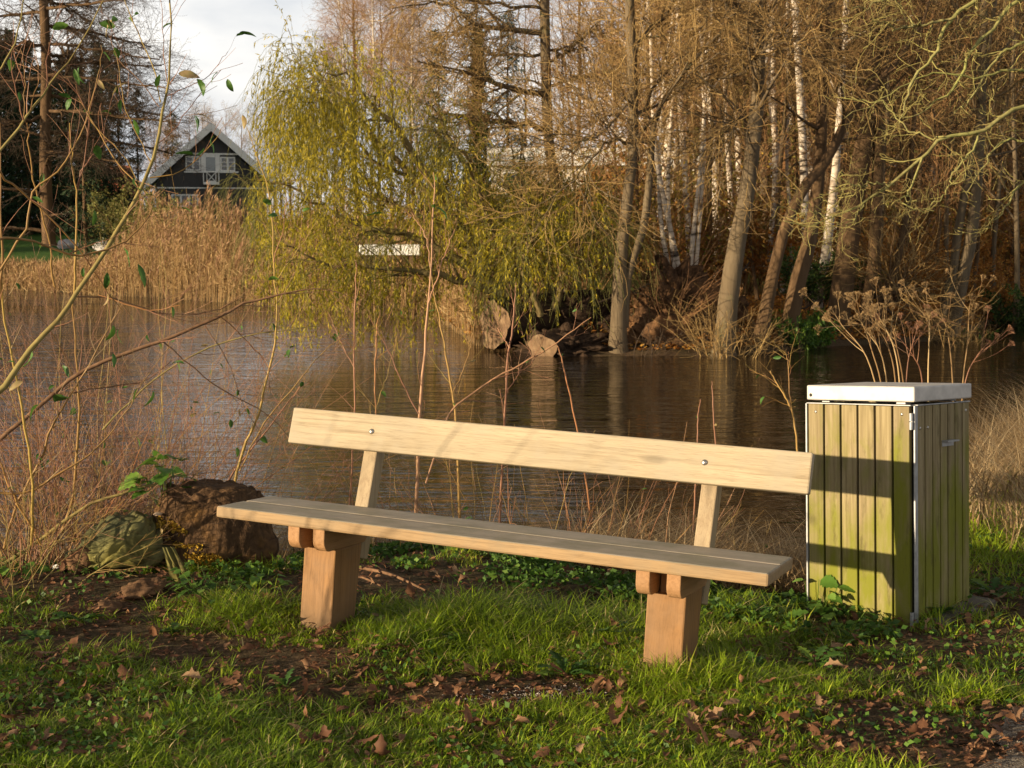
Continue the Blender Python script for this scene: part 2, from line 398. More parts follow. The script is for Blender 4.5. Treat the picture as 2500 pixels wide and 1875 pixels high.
def m_ground():
    m, nt, o = mat_new('earth'); v = coords(nt)
    n1 = noise_n(nt, v, 3.0, 8, .65); n2 = noise_n(nt, v, 34, 5, .7); n3 = noise_n(nt, v, 110, 3, .7)
    r = ramp(nt, [(.33, (.045, .028, .016)), (.5, (.105, .066, .038)), (.7, (.19, .125, .072))]); nt.links.new(n2, r.inputs[0])
    c = mixc(nt, rangen(nt, n1, .4, .62, 0, .6), r.outputs[0], (.05, .045, .018))
    c = mixc(nt, rangen(nt, n3, .64, .7, 0, .5), c, (.30, .25, .19))
    g = ramp(nt, [(.35, (.035, .085, .012)), (.65, (.075, .145, .022))]); nt.links.new(noise_n(nt, v, 6, 6, .7), g.inputs[0])
    lt = ramp(nt, [(.35, (.085, .045, .018)), (.5, (.19, .105, .04)), (.68, (.34, .20, .085))]); nt.links.new(noise_n(nt, v, 14, 6, .75), lt.inputs[0])
    c = mixc(nt, attr(nt, 'litter'), c, lt.outputs[0])
    c = mixc(nt, attr(nt, 'lawn'), c, g.outputs[0])
    finish(nt, o, c, .95, bump=n2, bdist=.02, bstr=.9, spec=.15); return m
M['ground'] = m_ground()
ground = gm.build('ground', M['ground']); tag(ground, kind='structure')
lb = ground.data.attributes.new('litter', 'FLOAT', 'POINT'); lb.data.foreach_set('value', (sm((q_ - .5) / 1.0) * sm((GX + 4) / 3)).ravel().astype(np.float32))
la = ground.data.attributes.new('lawn', 'FLOAT', 'POINT'); la.data.foreach_set('value', lawn.ravel().astype(np.float32))

def m_water():
    m, nt, o = mat_new('pond_water'); v = coords(nt)
    a = noise_n(nt, v, 1.0, 3, .5, (1.6, 7.0, 1), .4); b = noise_n(nt, v, 1.0, 2, .5, (5, 22, 1), .3); c_ = noise_n(nt, v, .22, 2, .5)
    d_ = noise_n(nt, v, 1.0, 2, .5, (.55, 2.6, 1), .5)
    ad0 = nt.nodes.new('ShaderNodeMath'); ad0.operation = 'MULTIPLY_ADD'; nt.links.new(d_, ad0.inputs[0]); ad0.inputs[1].default_value = 1.7; nt.links.new(a, ad0.inputs[2])
    ad = nt.nodes.new('ShaderNodeMath'); ad.operation = 'MULTIPLY_ADD'; nt.links.new(b, ad.inputs[0]); ad.inputs[1].default_value = .32; nt.links.new(ad0.outputs[0], ad.inputs[2])
    ml = nt.nodes.new('ShaderNodeMath'); ml.operation = 'MULTIPLY'; nt.links.new(ad.outputs[0], ml.inputs[0]); nt.links.new(rangen(nt, c_, .35, .65, .55, 1.15), ml.inputs[1])
    p = nt.nodes.new('ShaderNodeBsdfPrincipled'); p.inputs['Base Color'].default_value = (.012, .008, .004, 1); p.inputs['Roughness'].default_value = .03
    p.inputs['IOR'].default_value = 1.333; p.inputs['Specular IOR Level'].default_value = .5
    bn = nt.nodes.new('ShaderNodeBump'); bn.inputs['Distance'].default_value = .026; bn.inputs['Strength'].default_value = 1.0
    nt.links.new(ml.outputs[0], bn.inputs['Height']); nt.links.new(bn.outputs[0], p.inputs['Normal']); nt.links.new(p.outputs[0], o.inputs[0]); return m
M['water'] = m_water()
wx = np.array([-90, -40, -15, -5, 0, 5, 15, 40, 90.]); wy = np.array([5, 8, 12, 18, 26, 36, 48, 64.])
WXg, WYg = np.meshgrid(wx, wy); i_ = np.arange(len(wx) * len(wy)).reshape(len(wy), len(wx))
wm = MB(); wm.add(np.stack([WXg, WYg, np.full_like(WXg, WZ)], -1), np.stack([i_[:-1, :-1], i_[:-1, 1:], i_[1:, 1:], i_[1:, :-1]], -1))
tag(wm.build('water', M['water']), kind='structure')

def m_gravel():
    m, nt, o = mat_new('gravel_path'); v = coords(nt)
    vo = nt.nodes.new('ShaderNodeTexVoronoi'); vo.inputs['Scale'].default_value = 130; nt.links.new(v, vo.inputs['Vector'])
    r = ramp(nt, [(.0, (.10, .075, .055)), (.5, (.23, .19, .145)), (1., (.40, .35, .28))]); sx = nt.nodes.new('ShaderNodeSeparateColor'); nt.links.new(vo.outputs['Color'], sx.inputs[0]); nt.links.new(sx.outputs[0], r.inputs[0])
    c = mixc(nt, rangen(nt, noise_n(nt, v, 6, 6, .65), .42, .6, 0, .85), r.outputs[0], (.075, .05, .032))
    finish(nt, o, c, .9, bump=vo.outputs['Distance'], bdist=.006, bstr=.8, spec=.2); return m
M['gravel'] = m_gravel()
pm_ = MB(); U = np.linspace(0, 1, 24); V_ = np.linspace(0, 1, 24)
def path_edge(y): return 1.62 + (y - 4.6) * .62 + .05 * np.sin(y * 9) + .03 * np.sin(y * 23)
PY = np.linspace(2.0, 6.2, 60); PX = np.stack([path_edge(PY) + (3.5) * u * (1 + .0 * PY) for u in np.linspace(0, 1, 50)], 1)
PYY = np.repeat(PY[:, None], 50, 1); PZ = height(PX, PYY) + .006
i_ = np.arange(60 * 50).reshape(60, 50); pm_.add(np.stack([PX, PYY, PZ], -1), np.stack([i_[:-1, :-1], i_[:-1, 1:], i_[1:, 1:], i_[1:, :-1]], -1))
tag(pm_.build('path', M['gravel']), kind='structure')

# ================================================================ BENCH
bench = empty('park_bench', (-0.1872, 5.4246, 0.0889), 'pale oak park bench with one wide backrest board, standing by the pond', 'bench')
Ba, Bb, Bc = -0.41630, -0.05851, 0.02488
Rz = Matrix.Rotation(Ba, 3, 'Z'); Rx = Matrix.Rotation(Bb, 3, 'X'); Ry = Matrix.Rotation(Bc, 3, 'Y')
BR = Rz @ Rx @ Ry; bench.rotation_euler = BR.to_euler(); bench.matrix_world = Matrix.Translation(bench.location) @ BR.to_4x4()
bt = 0.257; tb = np.array([0, math.sin(bt), math.cos(bt)]); nb = np.array([0, math.cos(bt), -math.sin(bt)])
BB = np.array([0, .4144, .6928]); bw = .1595; xb = .0555; Lb = 2.314
def pr(p): return (p[1], p[2])
def bpart(name, mb, m, loc=(0, 0, 0), parent=None):
    o = mb.build(name, m, parent or bench, smooth=False); return o
def smooth_angle(o, ang=35):
    o.data.polygons.foreach_set('use_smooth', [True] * len(o.data.polygons))
    bm = bmesh.new(); bm.from_mesh(o.data)
    for e_ in bm.edges:
        if len(e_.link_faces) == 2 and e_.calc_face_angle(0) > R_(ang): e_.smooth = False
    bm.to_mesh(o.data); bm.free()
th_b = .042
mb = MB(); prism(mb, [pr(BB), pr(BB + tb * bw), pr(BB + tb * bw + nb * th_b), pr(BB + nb * th_b)], xb - Lb / 2, xb + Lb / 2, .007)
back = bpart('backrest_board', mb, M['back'])
for bx in (-.6905, .7961):
    mb = MB(); c_ = BB + tb * (bw * .52); dome(mb, (bx, c_[1], c_[2]), -nb, .0125, .008)
    o = bpart('bolt', mb, M['steel'], parent=back); smooth_angle(o, 60)
# seat: two planks with a narrow gap, front edge rounded
SL = 2.352
for y0, y1, xl, xr in ((0.0, .197, -SL / 2, SL / 2), (.205, .400, -SL / 2 + .004, SL / 2 - .003)):
    mb = MB(); prism(mb, [(y0, .402), (y0, .45), (y1, .45), (y1, .402)], xl, xr, .009); bpart('seat_plank', mb, M['seat'])
for lx, pxl in ((-.741, -.7035), (.766, .815)):
    # backrest post, leaning, runs from between the bearers up behind the board
    p0 = BB + nb * th_b; lo = p0 + tb * (-.46); hi = p0 + tb * (bw - .02)
    mb = MB(); prism(mb, [pr(lo), pr(hi), pr(hi + nb * .075), pr(lo + nb * .075)], pxl - .033, pxl + .033, .005); bpart('support_post', mb, M['post'])
    # pair of bearers with rounded noses
    for k in (-1, 1):
        xc = (-.747 if lx < 0 else .762) + k * .0595
        nose = [(.024 + .05 - .05 * math.sin(a), .305 + .05 - .05 * math.cos(a)) for a in np.linspace(0, math.pi / 2, 6)]
        prof = nose + [(.024, .4015), (.43, .4015), (.43, .36), (.36, .305)]
        mb = MB(); prism(mb, prof, xc - .0275, xc + .0275, .004); bpart('bearer', mb, M['bearer'])
    # leg with a tenon between the bearers
    mb = MB(); w_ = .0765
    prism(mb, [(.105, -.22), (.1275, .3045), (.345, .3045), (.285, -.22)], lx - w_, lx + w_, .006)
    box(mb, (lx - .03, .14, .30), (lx + .03, .33, .40), .003); bpart('leg', mb, M['leg'])

# ================================================================ LITTER BIN
LBp = (1.7152, 5.9638, 0.0300)
binr = empty('litter_bin', LBp, 'square litter bin clad in greenish upright planks under a pale metal lid', 'litter bin')
BRb = Matrix.Rotation(-.78963, 3, 'Z') @ Matrix.Rotation(-.04599, 3, 'X') @ Matrix.Rotation(-.06394, 3, 'Y')
binr.rotation_euler = BRb.to_euler(); binr.matrix_world = Matrix.Translation(binr.location) @ BRb.to_4x4()
BWd, BDp, BH = .535, .491, .946
def planks_x(n, x0, x1, yc0, yc1, z0, z1, gap):
    mb = MB(); w_ = (x1 - x0) / n
    for i in range(n):
        box(mb, (x0 + i * w_ + gap / 2, yc0, z0 + random.uniform(0, .004)), (x0 + (i + 1) * w_ - gap / 2, yc1, z1 - random.uniform(0, .002)), .003, random.random())
    return mb
def planks_y(n, y0, y1, xc0, xc1, z0, z1, gap):
    mb = MB(); w_ = (y1 - y0) / n
    for i in range(n):
        box(mb, (xc0, y0 + i * w_ + gap / 2, z0 + random.uniform(0, .004)), (xc1, y0 + (i + 1) * w_ - gap / 2, z1), .003, random.random())
    return mb
fp = planks_x(6, -BWd + .006, -.016, 0, .022, .0, BH, .010).build('front_panel', M['binwood'], binr, smooth=False)
spn = planks_y(7, .028, BDp - .004, -.020, .002, .035, BH, .009).build('side_panel', M['binwood'], binr, smooth=False)
planks_x(6, -BWd + .006, -.016, BDp - .022, BDp, .0, BH, .007).build('back_panel', M['binwood'], binr, smooth=False)
planks_y(7, .028, BDp - .028, -BWd, -BWd + .022, .0, BH, .006).build('side_panel', M['binwood'], binr, smooth=False)
mb = MB(); box(mb, (-BWd + .024, .024, .03), (-.024, BDp - .024, BH - .01), .002); mb.build('liner', M['dark'], binr, smooth=False)
mb = MB()     # galvanised frame: corner angle, top rails, left edge strip
box(mb, (-.003, .004, .02), (.005, .027, BH + .003), .0015); box(mb, (-BWd - .003, -.003, .0), (-BWd + .005, .012, BH + .002), .001)
box(mb, (-BWd + .003, -.0035, BH + .001), (-.012, .024, BH + .006), .001); box(mb, (-.02, .03, BH + .001), (.004, BDp, BH + .006), .001)
box(mb, (-BWd + .05, .05, BH + .006), (-BWd + .09, .09, BH + .03), .002); box(mb, (-.10, .03, BH + .006), (-.055, .08, BH + .03), .002); box(mb, (-.10, BDp - .09, BH + .006), (-.04, BDp - .05, BH + .03), .002)
box(mb, (-BWd + .05, BDp - .09, BH + .006), (-BWd + .09, BDp - .05, BH + .03), .002)
mb.build('frame', M['galv'], binr, smooth=False)
for z in (BH - .065, .03):
    mb = MB(); t_ = np.array([[-.008, -.006, z - .034], [-.008, -.006, z - .001]]); tubes(mb, t_, np.full(2, .0085), 12, cap=True)
    t_ = np.array([[-.008, -.006, z + .002], [-.008, -.006, z + .036]]); tubes(mb, t_, np.full(2, .0085), 12, cap=True)
    box(mb, (-.012, -.004, z - .034), (-.003, .014, z + .036), .001); o = mb.build('hinge', M['galv'], binr); smooth_angle(o, 40)
mb = MB(); box(mb, (-BWd + .006, -.006, BH + .018), (.008, BDp + .006, BH + .084), .006); lid = mb.build('lid', M['lid'], binr, smooth=False)
mb = MB(); dome(mb, (-BWd + .028, -.006, BH + .040), (0, -1, 0), .008, .003); o = mb.build('rivet', M['dark'], lid)
for (x, y, ax, pa) in ((-BWd + .05, 0, (0, -1, 0), fp), (-.055, 0, (0, -1, 0), fp), (.002, .05, (1, 0, 0), spn), (.002, .115, (1, 0, 0), spn), (.002, BDp - .04, (1, 0, 0), spn)):
    zz = BH - .035 if y in (0,) or y > .3 else BH - .095
    mb = MB(); dome(mb, (x, y, zz), ax, .007, .004); mb.build('bolt', M['steel'], pa)
mb = MB(); box(mb, (.002, .235, BH - .165), (.034, .335, BH - .158), .001); box(mb, (.002, .235, BH - .185), (.006, .335, BH - .158), .001); mb.build('handle', M['galv'], spn, smooth=False)
# concrete slab under it
M['concrete'] = m_plain('grey_concrete', (.15, .13, .105), .9, 0, .3, 18, .2, .004)
mb = MB(); box(mb, (-.30, -.24, -.03), (.30, .24, .035), .008)
slab = mb.build('paving_slab', M['concrete'], smooth=False)
slab.location = (LBp[0] + .08, LBp[1] + .36, h1(LBp[0], LBp[1]) - .005); slab.rotation_euler = (0.02, -.02, -.79)
tag(slab, 'grey concrete slab under the plank-clad litter bin, half buried in leaves', 'slab')

# ================================================================ PLANT MATERIALS
M['alder'] = m_bark('alder_bark', (.085, .062, .038), (.19, .145, .09), (.135, .10, .06), 9, (1, 1, .16), .02, (.15, .15, .07), 1.1, .58, .70)
M['brownbark'] = m_bark('brown_bark', (.065, .040, .022), (.17, .105, .055), (.115, .07, .036), 8, (1, 1, .15), .03)
M['wbark'] = m_bark('willow_bark', (.10, .070, .035), (.26, .19, .085), (.17, .13, .05), 9, (1, 1, .2), .015)
M['pine'] = m_bark('pine_bark', (.12, .065, .035), (.36, .19, .085), (.24, .12, .05), 6, (1, 1, .3), .03)
def m_birch():
    m, nt, o = mat_new('birch_bark'); v = coords(nt)
    n = noise_n(nt, v, 1.0, 5, .6, (3, 3, 14), .6); n2 = noise_n(nt, v, 1.3, 4, .6)
    c = ramp(nt, [(.36, (.06, .045, .035)), (.46, (.50, .42, .33)), (.7, (.68, .61, .52))]); nt.links.new(n, c.inputs[0])
    c = mixc(nt, rangen(nt, n2, .56, .68), c.outputs[0], (.16, .11, .075)); finish(nt, o, c, .8, spec=.2); return m
M['birch'] = m_birch()
M['twig'] = m_var('bare_twigs', [(0, (.12, .072, .026)), (.5, (.27, .170, .066)), (1, (.44, .30, .12))], .85)
M['twigred'] = m_var('reddish_twigs', [(0, (.14, .070, .030)), (.5, (.29, .155, .066)), (1, (.43, .26, .115))], .85)
M['twigdark'] = m_var('dark_twigs', [(0, (.040, .028, .020)), (1, (.095, .065, .042))], .85)
M['lichen'] = m_bark('lichen_bark', (.13, .105, .045), (.36, .33, .13), (.27, .27, .085), 14, (1, 1, 1), .006)
M['lichentwig'] = m_var('lichen_twigs', [(0, (.15, .105, .045)), (.5, (.26, .215, .07)), (1, (.37, .33, .11))], .85)
M['wleaf'] = m_var('willow_leaves', [(0, (.16, .145, .012)), (.35, (.36, .30, .018)), (.75, (.50, .40, .026)), (1, (.60, .46, .06))], .55, .45)
M['needle'] = m_var('spruce_needles', [(0, (.012, .026, .012)), (.6, (.026, .052, .020)), (1, (.05, .08, .03))], .7, .1)
M['bluened'] = m_var('blue_spruce_needles', [(0, (.03, .05, .045)), (1, (.10, .135, .12))], .7, .1)
M['cypress'] = m_var('cypress_leaves', [(0, (.02, .05, .01)), (.7, (.05, .10, .018)), (1, (.12, .14, .03))], .7, .15)
M['rust'] = m_var('rusty_leaves', [(0, (.20, .075, .018)), (.5, (.42, .17, .035)), (1, (.55, .30, .06))], .7, .3)
M['olive'] = m_var('olive_leaves', [(0, (.10, .11, .03)), (.6, (.20, .20, .055)), (1, (.32, .29, .10))], .7, .3)
M['under'] = m_var('undergrowth_leaves', [(0, (.07, .085, .012)), (.35, (.20, .16, .025)), (.7, (.36, .20, .04)), (1, (.46, .36, .06))], .75, .25)
M['reed'] = m_var('dry_reed', [(0, (.22, .13, .055)), (.5, (.37, .235, .10)), (1, (.52, .37, .18))], .75, .2)
M['plume'] = m_var('reed_plume', [(0, (.26, .145, .075)), (1, (.46, .29, .17))], .85, .3)

# ================================================================ TREE GENERATORS (at the origin)
def leader(H, r0, K, jit, g, lean=(0, 0)):
    z = np.linspace(0, H, K); P = np.stack([np.cumsum(g.normal(size=K) * jit), np.cumsum(g.normal(size=K) * jit), z], 1); P[0, :2] = 0
    P[:, 0] += lean[0] * z / H; P[:, 1] += lean[1] * z / H
    Rr = r0 * (1 - .88 * (z / H)) ** 1.0; Rr[0] *= 1.35; return P[None], Rr[None]
def bare_tree(seed, H, r0, n1=22, l1=3.6, t0=.25, ang=52, up=.10, n2=9, l2=1.5, n3=7, l3=.7, jit=.16, tw=.007, lean=(0, 0), n4=0):
    g = np.random.default_rng(seed); tr = MB(); cr_ = MB()
    P, Rr = leader(H, r0, 10, .05 * H / 10, g, lean); tubes(tr, P, Rr, 9)
    A, Ar = spawn(P, Rr, n1, t0, .97, ang, l1, 7, up, jit, .45, .012, .55, g=g); tubes(tr, A, Ar, 5)
    B, Br = spawn(A, Ar, n2, .15, 1, 45, l2, 5, up * .8, jit * 1.2, .6, .007, .3, rmax=.03, g=g); tubes(cr_, B, Br, 3)
    D, Dr = spawn(B, Br, n3, .1, 1, 42, l3, 4, up * .5, jit * 1.4, .7, tw * .6, .2, rmax=tw, g=g); tubes(cr_, D, Dr, 3)
    if n4:
        E_, Er = spawn(D, Dr, n4, .2, 1, 45, l3 * .5, 3, 0, .2, .8, tw * .5, rmax=tw * .8, g=g); tubes(cr_, E_, Er, 3)
    return tr, cr_
def spruce(seed, H, r0, wid, dens=1.0, droop=-.10, base=.04, needle=.16, flatten=0.35, wn=.4):
    g = np.random.default_rng(seed); tr = MB(); cr_ = MB()
    P, Rr = leader(H, r0, 8, .01, g); tubes(tr, P, Rr, 7)
    n = int(H * 9 * dens)
    A, Ar = spawn(P, Rr, n, base, .995, 85, wid, 6, droop, .06, .3, .008, .93, g=g); tubes(tr, A, Ar, 3)
    B, Br = spawn(A, Ar, 11, .12, 1, 50, wid * .26, 4, droop * 1.3, .1, .6, .005, .5, flat=.6, rmax=.012, g=g)
    t = g.random((len(B), 7)); p, T = lerp_poly(B, t); p = p.reshape(-1, 3); T = T.reshape(-1, 3)
    d = T + g.normal(size=T.shape) * .55 + np.array([0, 0, -.25])
    leaves(cr_, p, d, needle * (.6 + .8 * g.random(len(p))), needle * wn * .4)
    t = g.random((len(A), 9)); p, T = lerp_poly(A, t); p = p.reshape(-1, 3); T = T.reshape(-1, 3)
    leaves(cr_, p, T + g.normal(size=T.shape) * .7, needle * .9, needle * wn * .4)
    return tr, cr_
def shrub(seed, H, n, spread, leaf=None, nl=0, ls=.05, l2=.5, n2=8, n3=6, r0=.018):
    g = np.random.default_rng(seed); st = MB(); lf = MB()
    a = g.random(n) * 2 * math.pi; b = np.stack([np.cos(a), np.sin(a), 0 * a], 1) * (g.random(n) * spread * .25)[:, None]
    K = 6; d = unit(np.stack([np.cos(a) * g.random(n) * .8, np.sin(a) * g.random(n) * .8, np.ones(n)], 1)); cur = b; o_ = [b]
    hl = H * (.6 + .5 * g.random(n))
    for k in range(K - 1):
        d = unit(d + g.normal(size=(n, 3)) * .12); cur = cur + d * (hl / (K - 1))[:, None]; o_.append(cur)
    P = np.stack(o_, 1); Rr = r0 * np.linspace(1, .2, K)[None] * (.5 + g.random(n))[:, None]; tubes(st, P, Rr, 4)
    A, Ar = spawn(P, Rr, n2, .2, 1, 38, l2, 5, .05, .15, .6, .004, .2, g=g); tubes(st, A, Ar, 3)
    B, Br = spawn(A, Ar, n3, .2, 1, 40, l2 * .5, 4, .03, .2, .7, .003, rmax=.005, g=g); tubes(st, B, Br, 3)
    if nl:
        t = g.random((len(B), nl)); p, T = lerp_poly(B, t); p = p.reshape(-1, 3); T = T.reshape(-1, 3)
        leaves(lf, p, T + g.normal(size=T.shape) * .7 + np.array([0, 0, -.2]), ls * (.6 + .8 * g.random(len(p))), ls * .3)
    return st, lf
KIND = {}
def kind(key, parts, mats):
    """meshes of one kind of plant: list of (part name, mesh)"""
    KIND[key] = [(n, b.mesh(n, M[m], True)) for (n, b), m in zip(parts, mats) if b.n]
def plant(key, name, x, y, label, cat, group=None, sc=1.0, rot=None, z=None, tilt=(0, 0)):
    e_ = empty(name, (x, y, (h1(x, y) - .05) if z is None else z), label, cat, group, (tilt[0], tilt[1], random.uniform(0, 6.28) if rot is None else rot))
    e_.scale = (sc, sc, sc * random.uniform(.94, 1.06))
    for n, me in KIND[key]:
        o = bpy.data.objects.new(n, me); C.objects.link(o); o.parent = e_
    return e_
kind('bare1', list(zip(('trunk', 'crown'), bare_tree(11, 17, .20, 30, 4.2, .22, 50, .10, 10, 1.7, 7, .8, n4=0))), ('brownbark', 'twig'))
kind('bare2', list(zip(('trunk', 'crown'), bare_tree(12, 15, .15, 26, 3.4, .12, 60, .05, 10, 1.6, 7, .8, n4=0))), ('alder', 'twig'))
kind('bare3', list(zip(('trunk', 'crown'), bare_tree(13, 13, .13, 34, 3.2, .08, 45, .12, 10, 1.5, 8, .75, n4=0))), ('brownbark', 'twigred'))
kind('birch1', list(zip(('trunk', 'crown'), bare_tree(14, 17, .105, 30, 2.6, .30, 38, .02, 9, 1.6, 9, .9, n4=1, tw=.005))), ('birch', 'twigred'))
kind('birch2', list(zip(('trunk', 'crown'), bare_tree(15, 15, .08, 24, 2.2, .35, 36, -.02, 9, 1.5, 9, .9, n4=1, tw=.005, lean=(1.2, 0)))), ('birch', 'twigred'))
kind('thin1', list(zip(('trunk', 'crown'), bare_tree(16, 10, .055, 18, 2.0, .2, 42, .12, 7, 1.0, 5, .5, n4=0))), ('alder', 'twig'))
kind('thin2', list(zip(('trunk', 'crown'), bare_tree(17, 8, .045, 20, 1.8, .1, 50, .08, 7, 1.0, 5, .5, n4=0, lean=(.8, .3)))), ('brownbark', 'twigred'))
kind('pine', list(zip(('trunk', 'crown'), spruce(18, 18, .2, 2.6, .5, .06, .62, .30, .35, .25))), ('pine', 'needle'))
kind('spruce1', list(zip(('trunk', 'crown'), spruce(19, 15, .18, 3.6, 1.5, needle=.26))), ('brownbark', 'needle'))
kind('spruce2', list(zip(('trunk', 'crown'), spruce(20, 11, .14, 2.4, 1.1))), ('brownbark', 'needle'))
M['olivened'] = m_var('olive_needles', [(0, (.05, .055, .010)), (.6, (.13, .125, .022)), (1, (.22, .19, .04))], .7, .15)
kind('olivespruce', list(zip(('trunk', 'crown'), spruce(27, 13, .14, 2.6, .8, -.06, .12, .24))), ('pine', 'olivened'))
kind('bluespruce', list(zip(('trunk', 'crown'), spruce(21, 13, .15, 2.6, .9))), ('brownbark', 'bluened'))
kind('cypress', list(zip(('trunk', 'crown'), spruce(22, 10, .12, 1.1, 1.6, .25, .05, .22))), ('brownbark', 'cypress'))
kind('rusty', list(zip(('stem', 'foliage'), shrub(23, 2.4, 14, 1.4, nl=5, ls=.10))), ('twig', 'rust'))
kind('brush', list(zip(('stem', 'foliage'), shrub(24, 2.6, 20, 1.6, nl=2, ls=.08, l2=.8))), ('twigred', 'under'))
kind('olive', list(zip(('stem', 'foliage'), shrub(25, 3.4, 14, 1.6, nl=7, ls=.11, l2=.9))), ('twig', 'olive'))
kind('greenbush', list(zip(('stem', 'foliage'), shrub(26, 2.2, 18, 1.6, nl=9, ls=.10, l2=.6))), ('twigdark', 'cypress'))

# ---------------------------------------------------------------- far wood behind the pond
g = np.random.default_rng(5)
def pxx(px, d): return (px - 1250) / 3500 * d
def scatter(key, name, label, cat, group, spots, s0=.85, s1=1.2):
    for px, d in spots: plant(key, name, pxx(px, d), d, label, cat, group, random.uniform(s0, s1))
wood = dict(
    bare1=[(880, 96), (1560, 58), (1690, 70), (1800, 46), (1950, 52), (2060, 64), (2170, 44), (2300, 55), (2420, 42), (2480, 66), (1420, 84), (2700, 40), (2650, 60), (2850, 52)],
    bare2=[(1630, 44), (1760, 54), (1870, 38), (2010, 40), (2120, 50), (2240, 38), (2380, 48), (2540, 36), (1490, 74), (2620, 44)],
    bare3=[(930, 88), (1010, 95), (1580, 66), (1720, 40), (1840, 58), (1930, 70), (2090, 36), (2200, 60), (2340, 36), (2450, 54), (1280, 92), (1370, 100)],
    birch1=[(1700, 42), (1870, 47), (1990, 36), (2150, 41), (1622, 38), (1745, 35), (1905, 33), (2030, 38), (2075, 44), (1815, 40), (2250, 37), (2365, 43), (905, 82), (960, 90), (1035, 86), (840, 98)],
    birch2=[(1640, 50), (1780, 36), (1910, 60), (870, 92), (1000, 100), (2260, 50)],
    pine=[(2280, 46), (2455, 40), (2160, 58), (1985, 66), (1905, 50), (2570, 50)],
    spruce1=[(1750, 78), (1900, 84), (2050, 76), (2210, 80), (2330, 72), (2450, 82), (2600, 70)],
    thin1=[(1600, 33), (1660, 36), (1735, 31), (1815, 34), (1895, 31), (2060, 33), (2140, 30), (2230, 34), (2310, 31), (2420, 34), (2480, 30), (1560, 40)],
    thin2=[(1580, 30), (1700, 33), (1850, 30), (1960, 33), (2020, 30), (2110, 33), (2190, 31), (2270, 30), (2370, 32), (2450, 36), (1480, 36), (1420, 40)],
)
LAB = dict(bare1=('bare_tree', 'tall bare brown tree standing in the wood beyond the pond', 'tree'),
           bare2=('bare_tree', 'grey-barked bare tree with spreading limbs in the wood beyond the pond', 'tree'),
           bare3=('bare_tree', 'reddish-brown bare tree with dense fine twigs beyond the pond', 'tree'),
           birch1=('birch_tree', 'upright white-stemmed birch in the wood beyond the pond', 'tree'),
           birch2=('birch_tree', 'slender leaning white birch in the wood beyond the pond', 'tree'),
           pine=('pine_tree', 'orange-barked pine with a high crown in the wood', 'tree'),
           spruce1=('spruce_tree', 'dark spruce at the back of the bare wood', 'tree'),
           thin1=('sapling_tree', 'thin grey bare sapling growing behind the bank trees', 'tree'),
           thin2=('sapling_tree', 'thin reddish bare sapling growing behind the bank trees', 'tree'))
for k, sp_ in wood.items():
    n_, l_, c_ = LAB[k]; scatter(k, n_, l_, c_, {'birch1': 'upright birches beyond the pond', 'birch2': 'leaning birches beyond the pond'}.get(k, n_.replace('_', ' ') + 's beyond the pond, ' + {'bare1': 'brown', 'bare2': 'grey', 'bare3': 'reddish', 'thin1': 'grey', 'thin2': 'reddish'}.get(k, 'evergreen')), sp_)
scatter('rusty', 'rusty_bush', 'low bush with golden dead leaves between the bank trees', 'bush', 'golden-leaved bushes between the bank trees', [(1860, 31), (1930, 33), (2070, 30), (2200, 32), (2290, 30), (2440, 31), (2360, 33), (2520, 34), (1640, 33), (1720, 31)], .5, .9)
scatter('brush', 'bramble_bush', 'tangled brown bramble bush on the wood floor', 'bush', 'bramble bushes in the wood',
        [(1420, 30), (1640, 30), (1800, 31), (1960, 35), (2150, 37), (2300, 36), (2470, 37), (1350, 34), (1270, 38), (1480, 42), (1600, 48), (1180, 44), (1080, 46), (980, 48), (880, 52), (800, 56), (720, 58), (1700, 52), (1850, 50), (2000, 54), (2150, 50), (2300, 48)], .7, 1.15)
scatter('rusty', 'rusty_bush', 'bush with rust-coloured dead leaves under the trees', 'bush', 'rust-leaved bushes in the wood',
        [(2180, 36), (2260, 34), (2340, 38), (2420, 36), (2500, 39), (2380, 44), (2230, 42), (1660, 40), (1530, 38), (2120, 45), (1990, 40), (2470, 46)], .8, 1.3)
scatter('greenbush', 'evergreen_bush', 'dark green leafy bush in the wood beyond the pond', 'bush', 'evergreen bushes in the wood',
        [(1990, 27), (2440, 40), (2330, 50), (1440, 46), (1330, 52), (1250, 50), (2520, 30)], .5, 1.2)
scatter('olivespruce', 'evergreen_tree', 'olive-green conifer standing among the bare trees', 'tree', 'olive conifers in the wood', [(1745, 45), (1830, 52), (1990, 47), (2100, 55), (2270, 46), (2410, 52), (2520, 48), (1680, 60), (1930, 62), (2190, 38)], .75, 1.1)
# left side and behind the house
scatter('spruce1', 'spruce_tree', 'dark spruce in the stand left of the dark house', 'tree', 'dark spruces left of the house',
        [(-60, 80), (40, 84), (120, 88), (180, 80), (240, 88), (-180, 78), (-320, 80), (-110, 92), (10, 79), (80, 79), (150, 84), (-20, 86), (205, 83), (60, 92), (265, 96), (-150, 84)], .58, .80)
scatter('spruce2', 'spruce_tree', 'small dark spruce beside the dark house', 'tree', 'small spruces near the house', [(300, 88), (432, 118), (345, 98), (215, 60)], .7, .95)
scatter('bare1', 'bare_tree', 'pale bare tree rising behind the dark gabled house', 'tree', 'bare trees behind the house', [(470, 118), (560, 112), (640, 116), (715, 108), (600, 128), (520, 134), (780, 112), (430, 124), (500, 124), (680, 124), (540, 118)], .46, .60)
scatter('bare3', 'bare_tree', 'reddish bushy bare tree beside the dark gabled house', 'tree', 'reddish bare trees near the house', [(415, 104), (690, 100), (760, 96), (390, 112), (820, 104)], .5, .72)
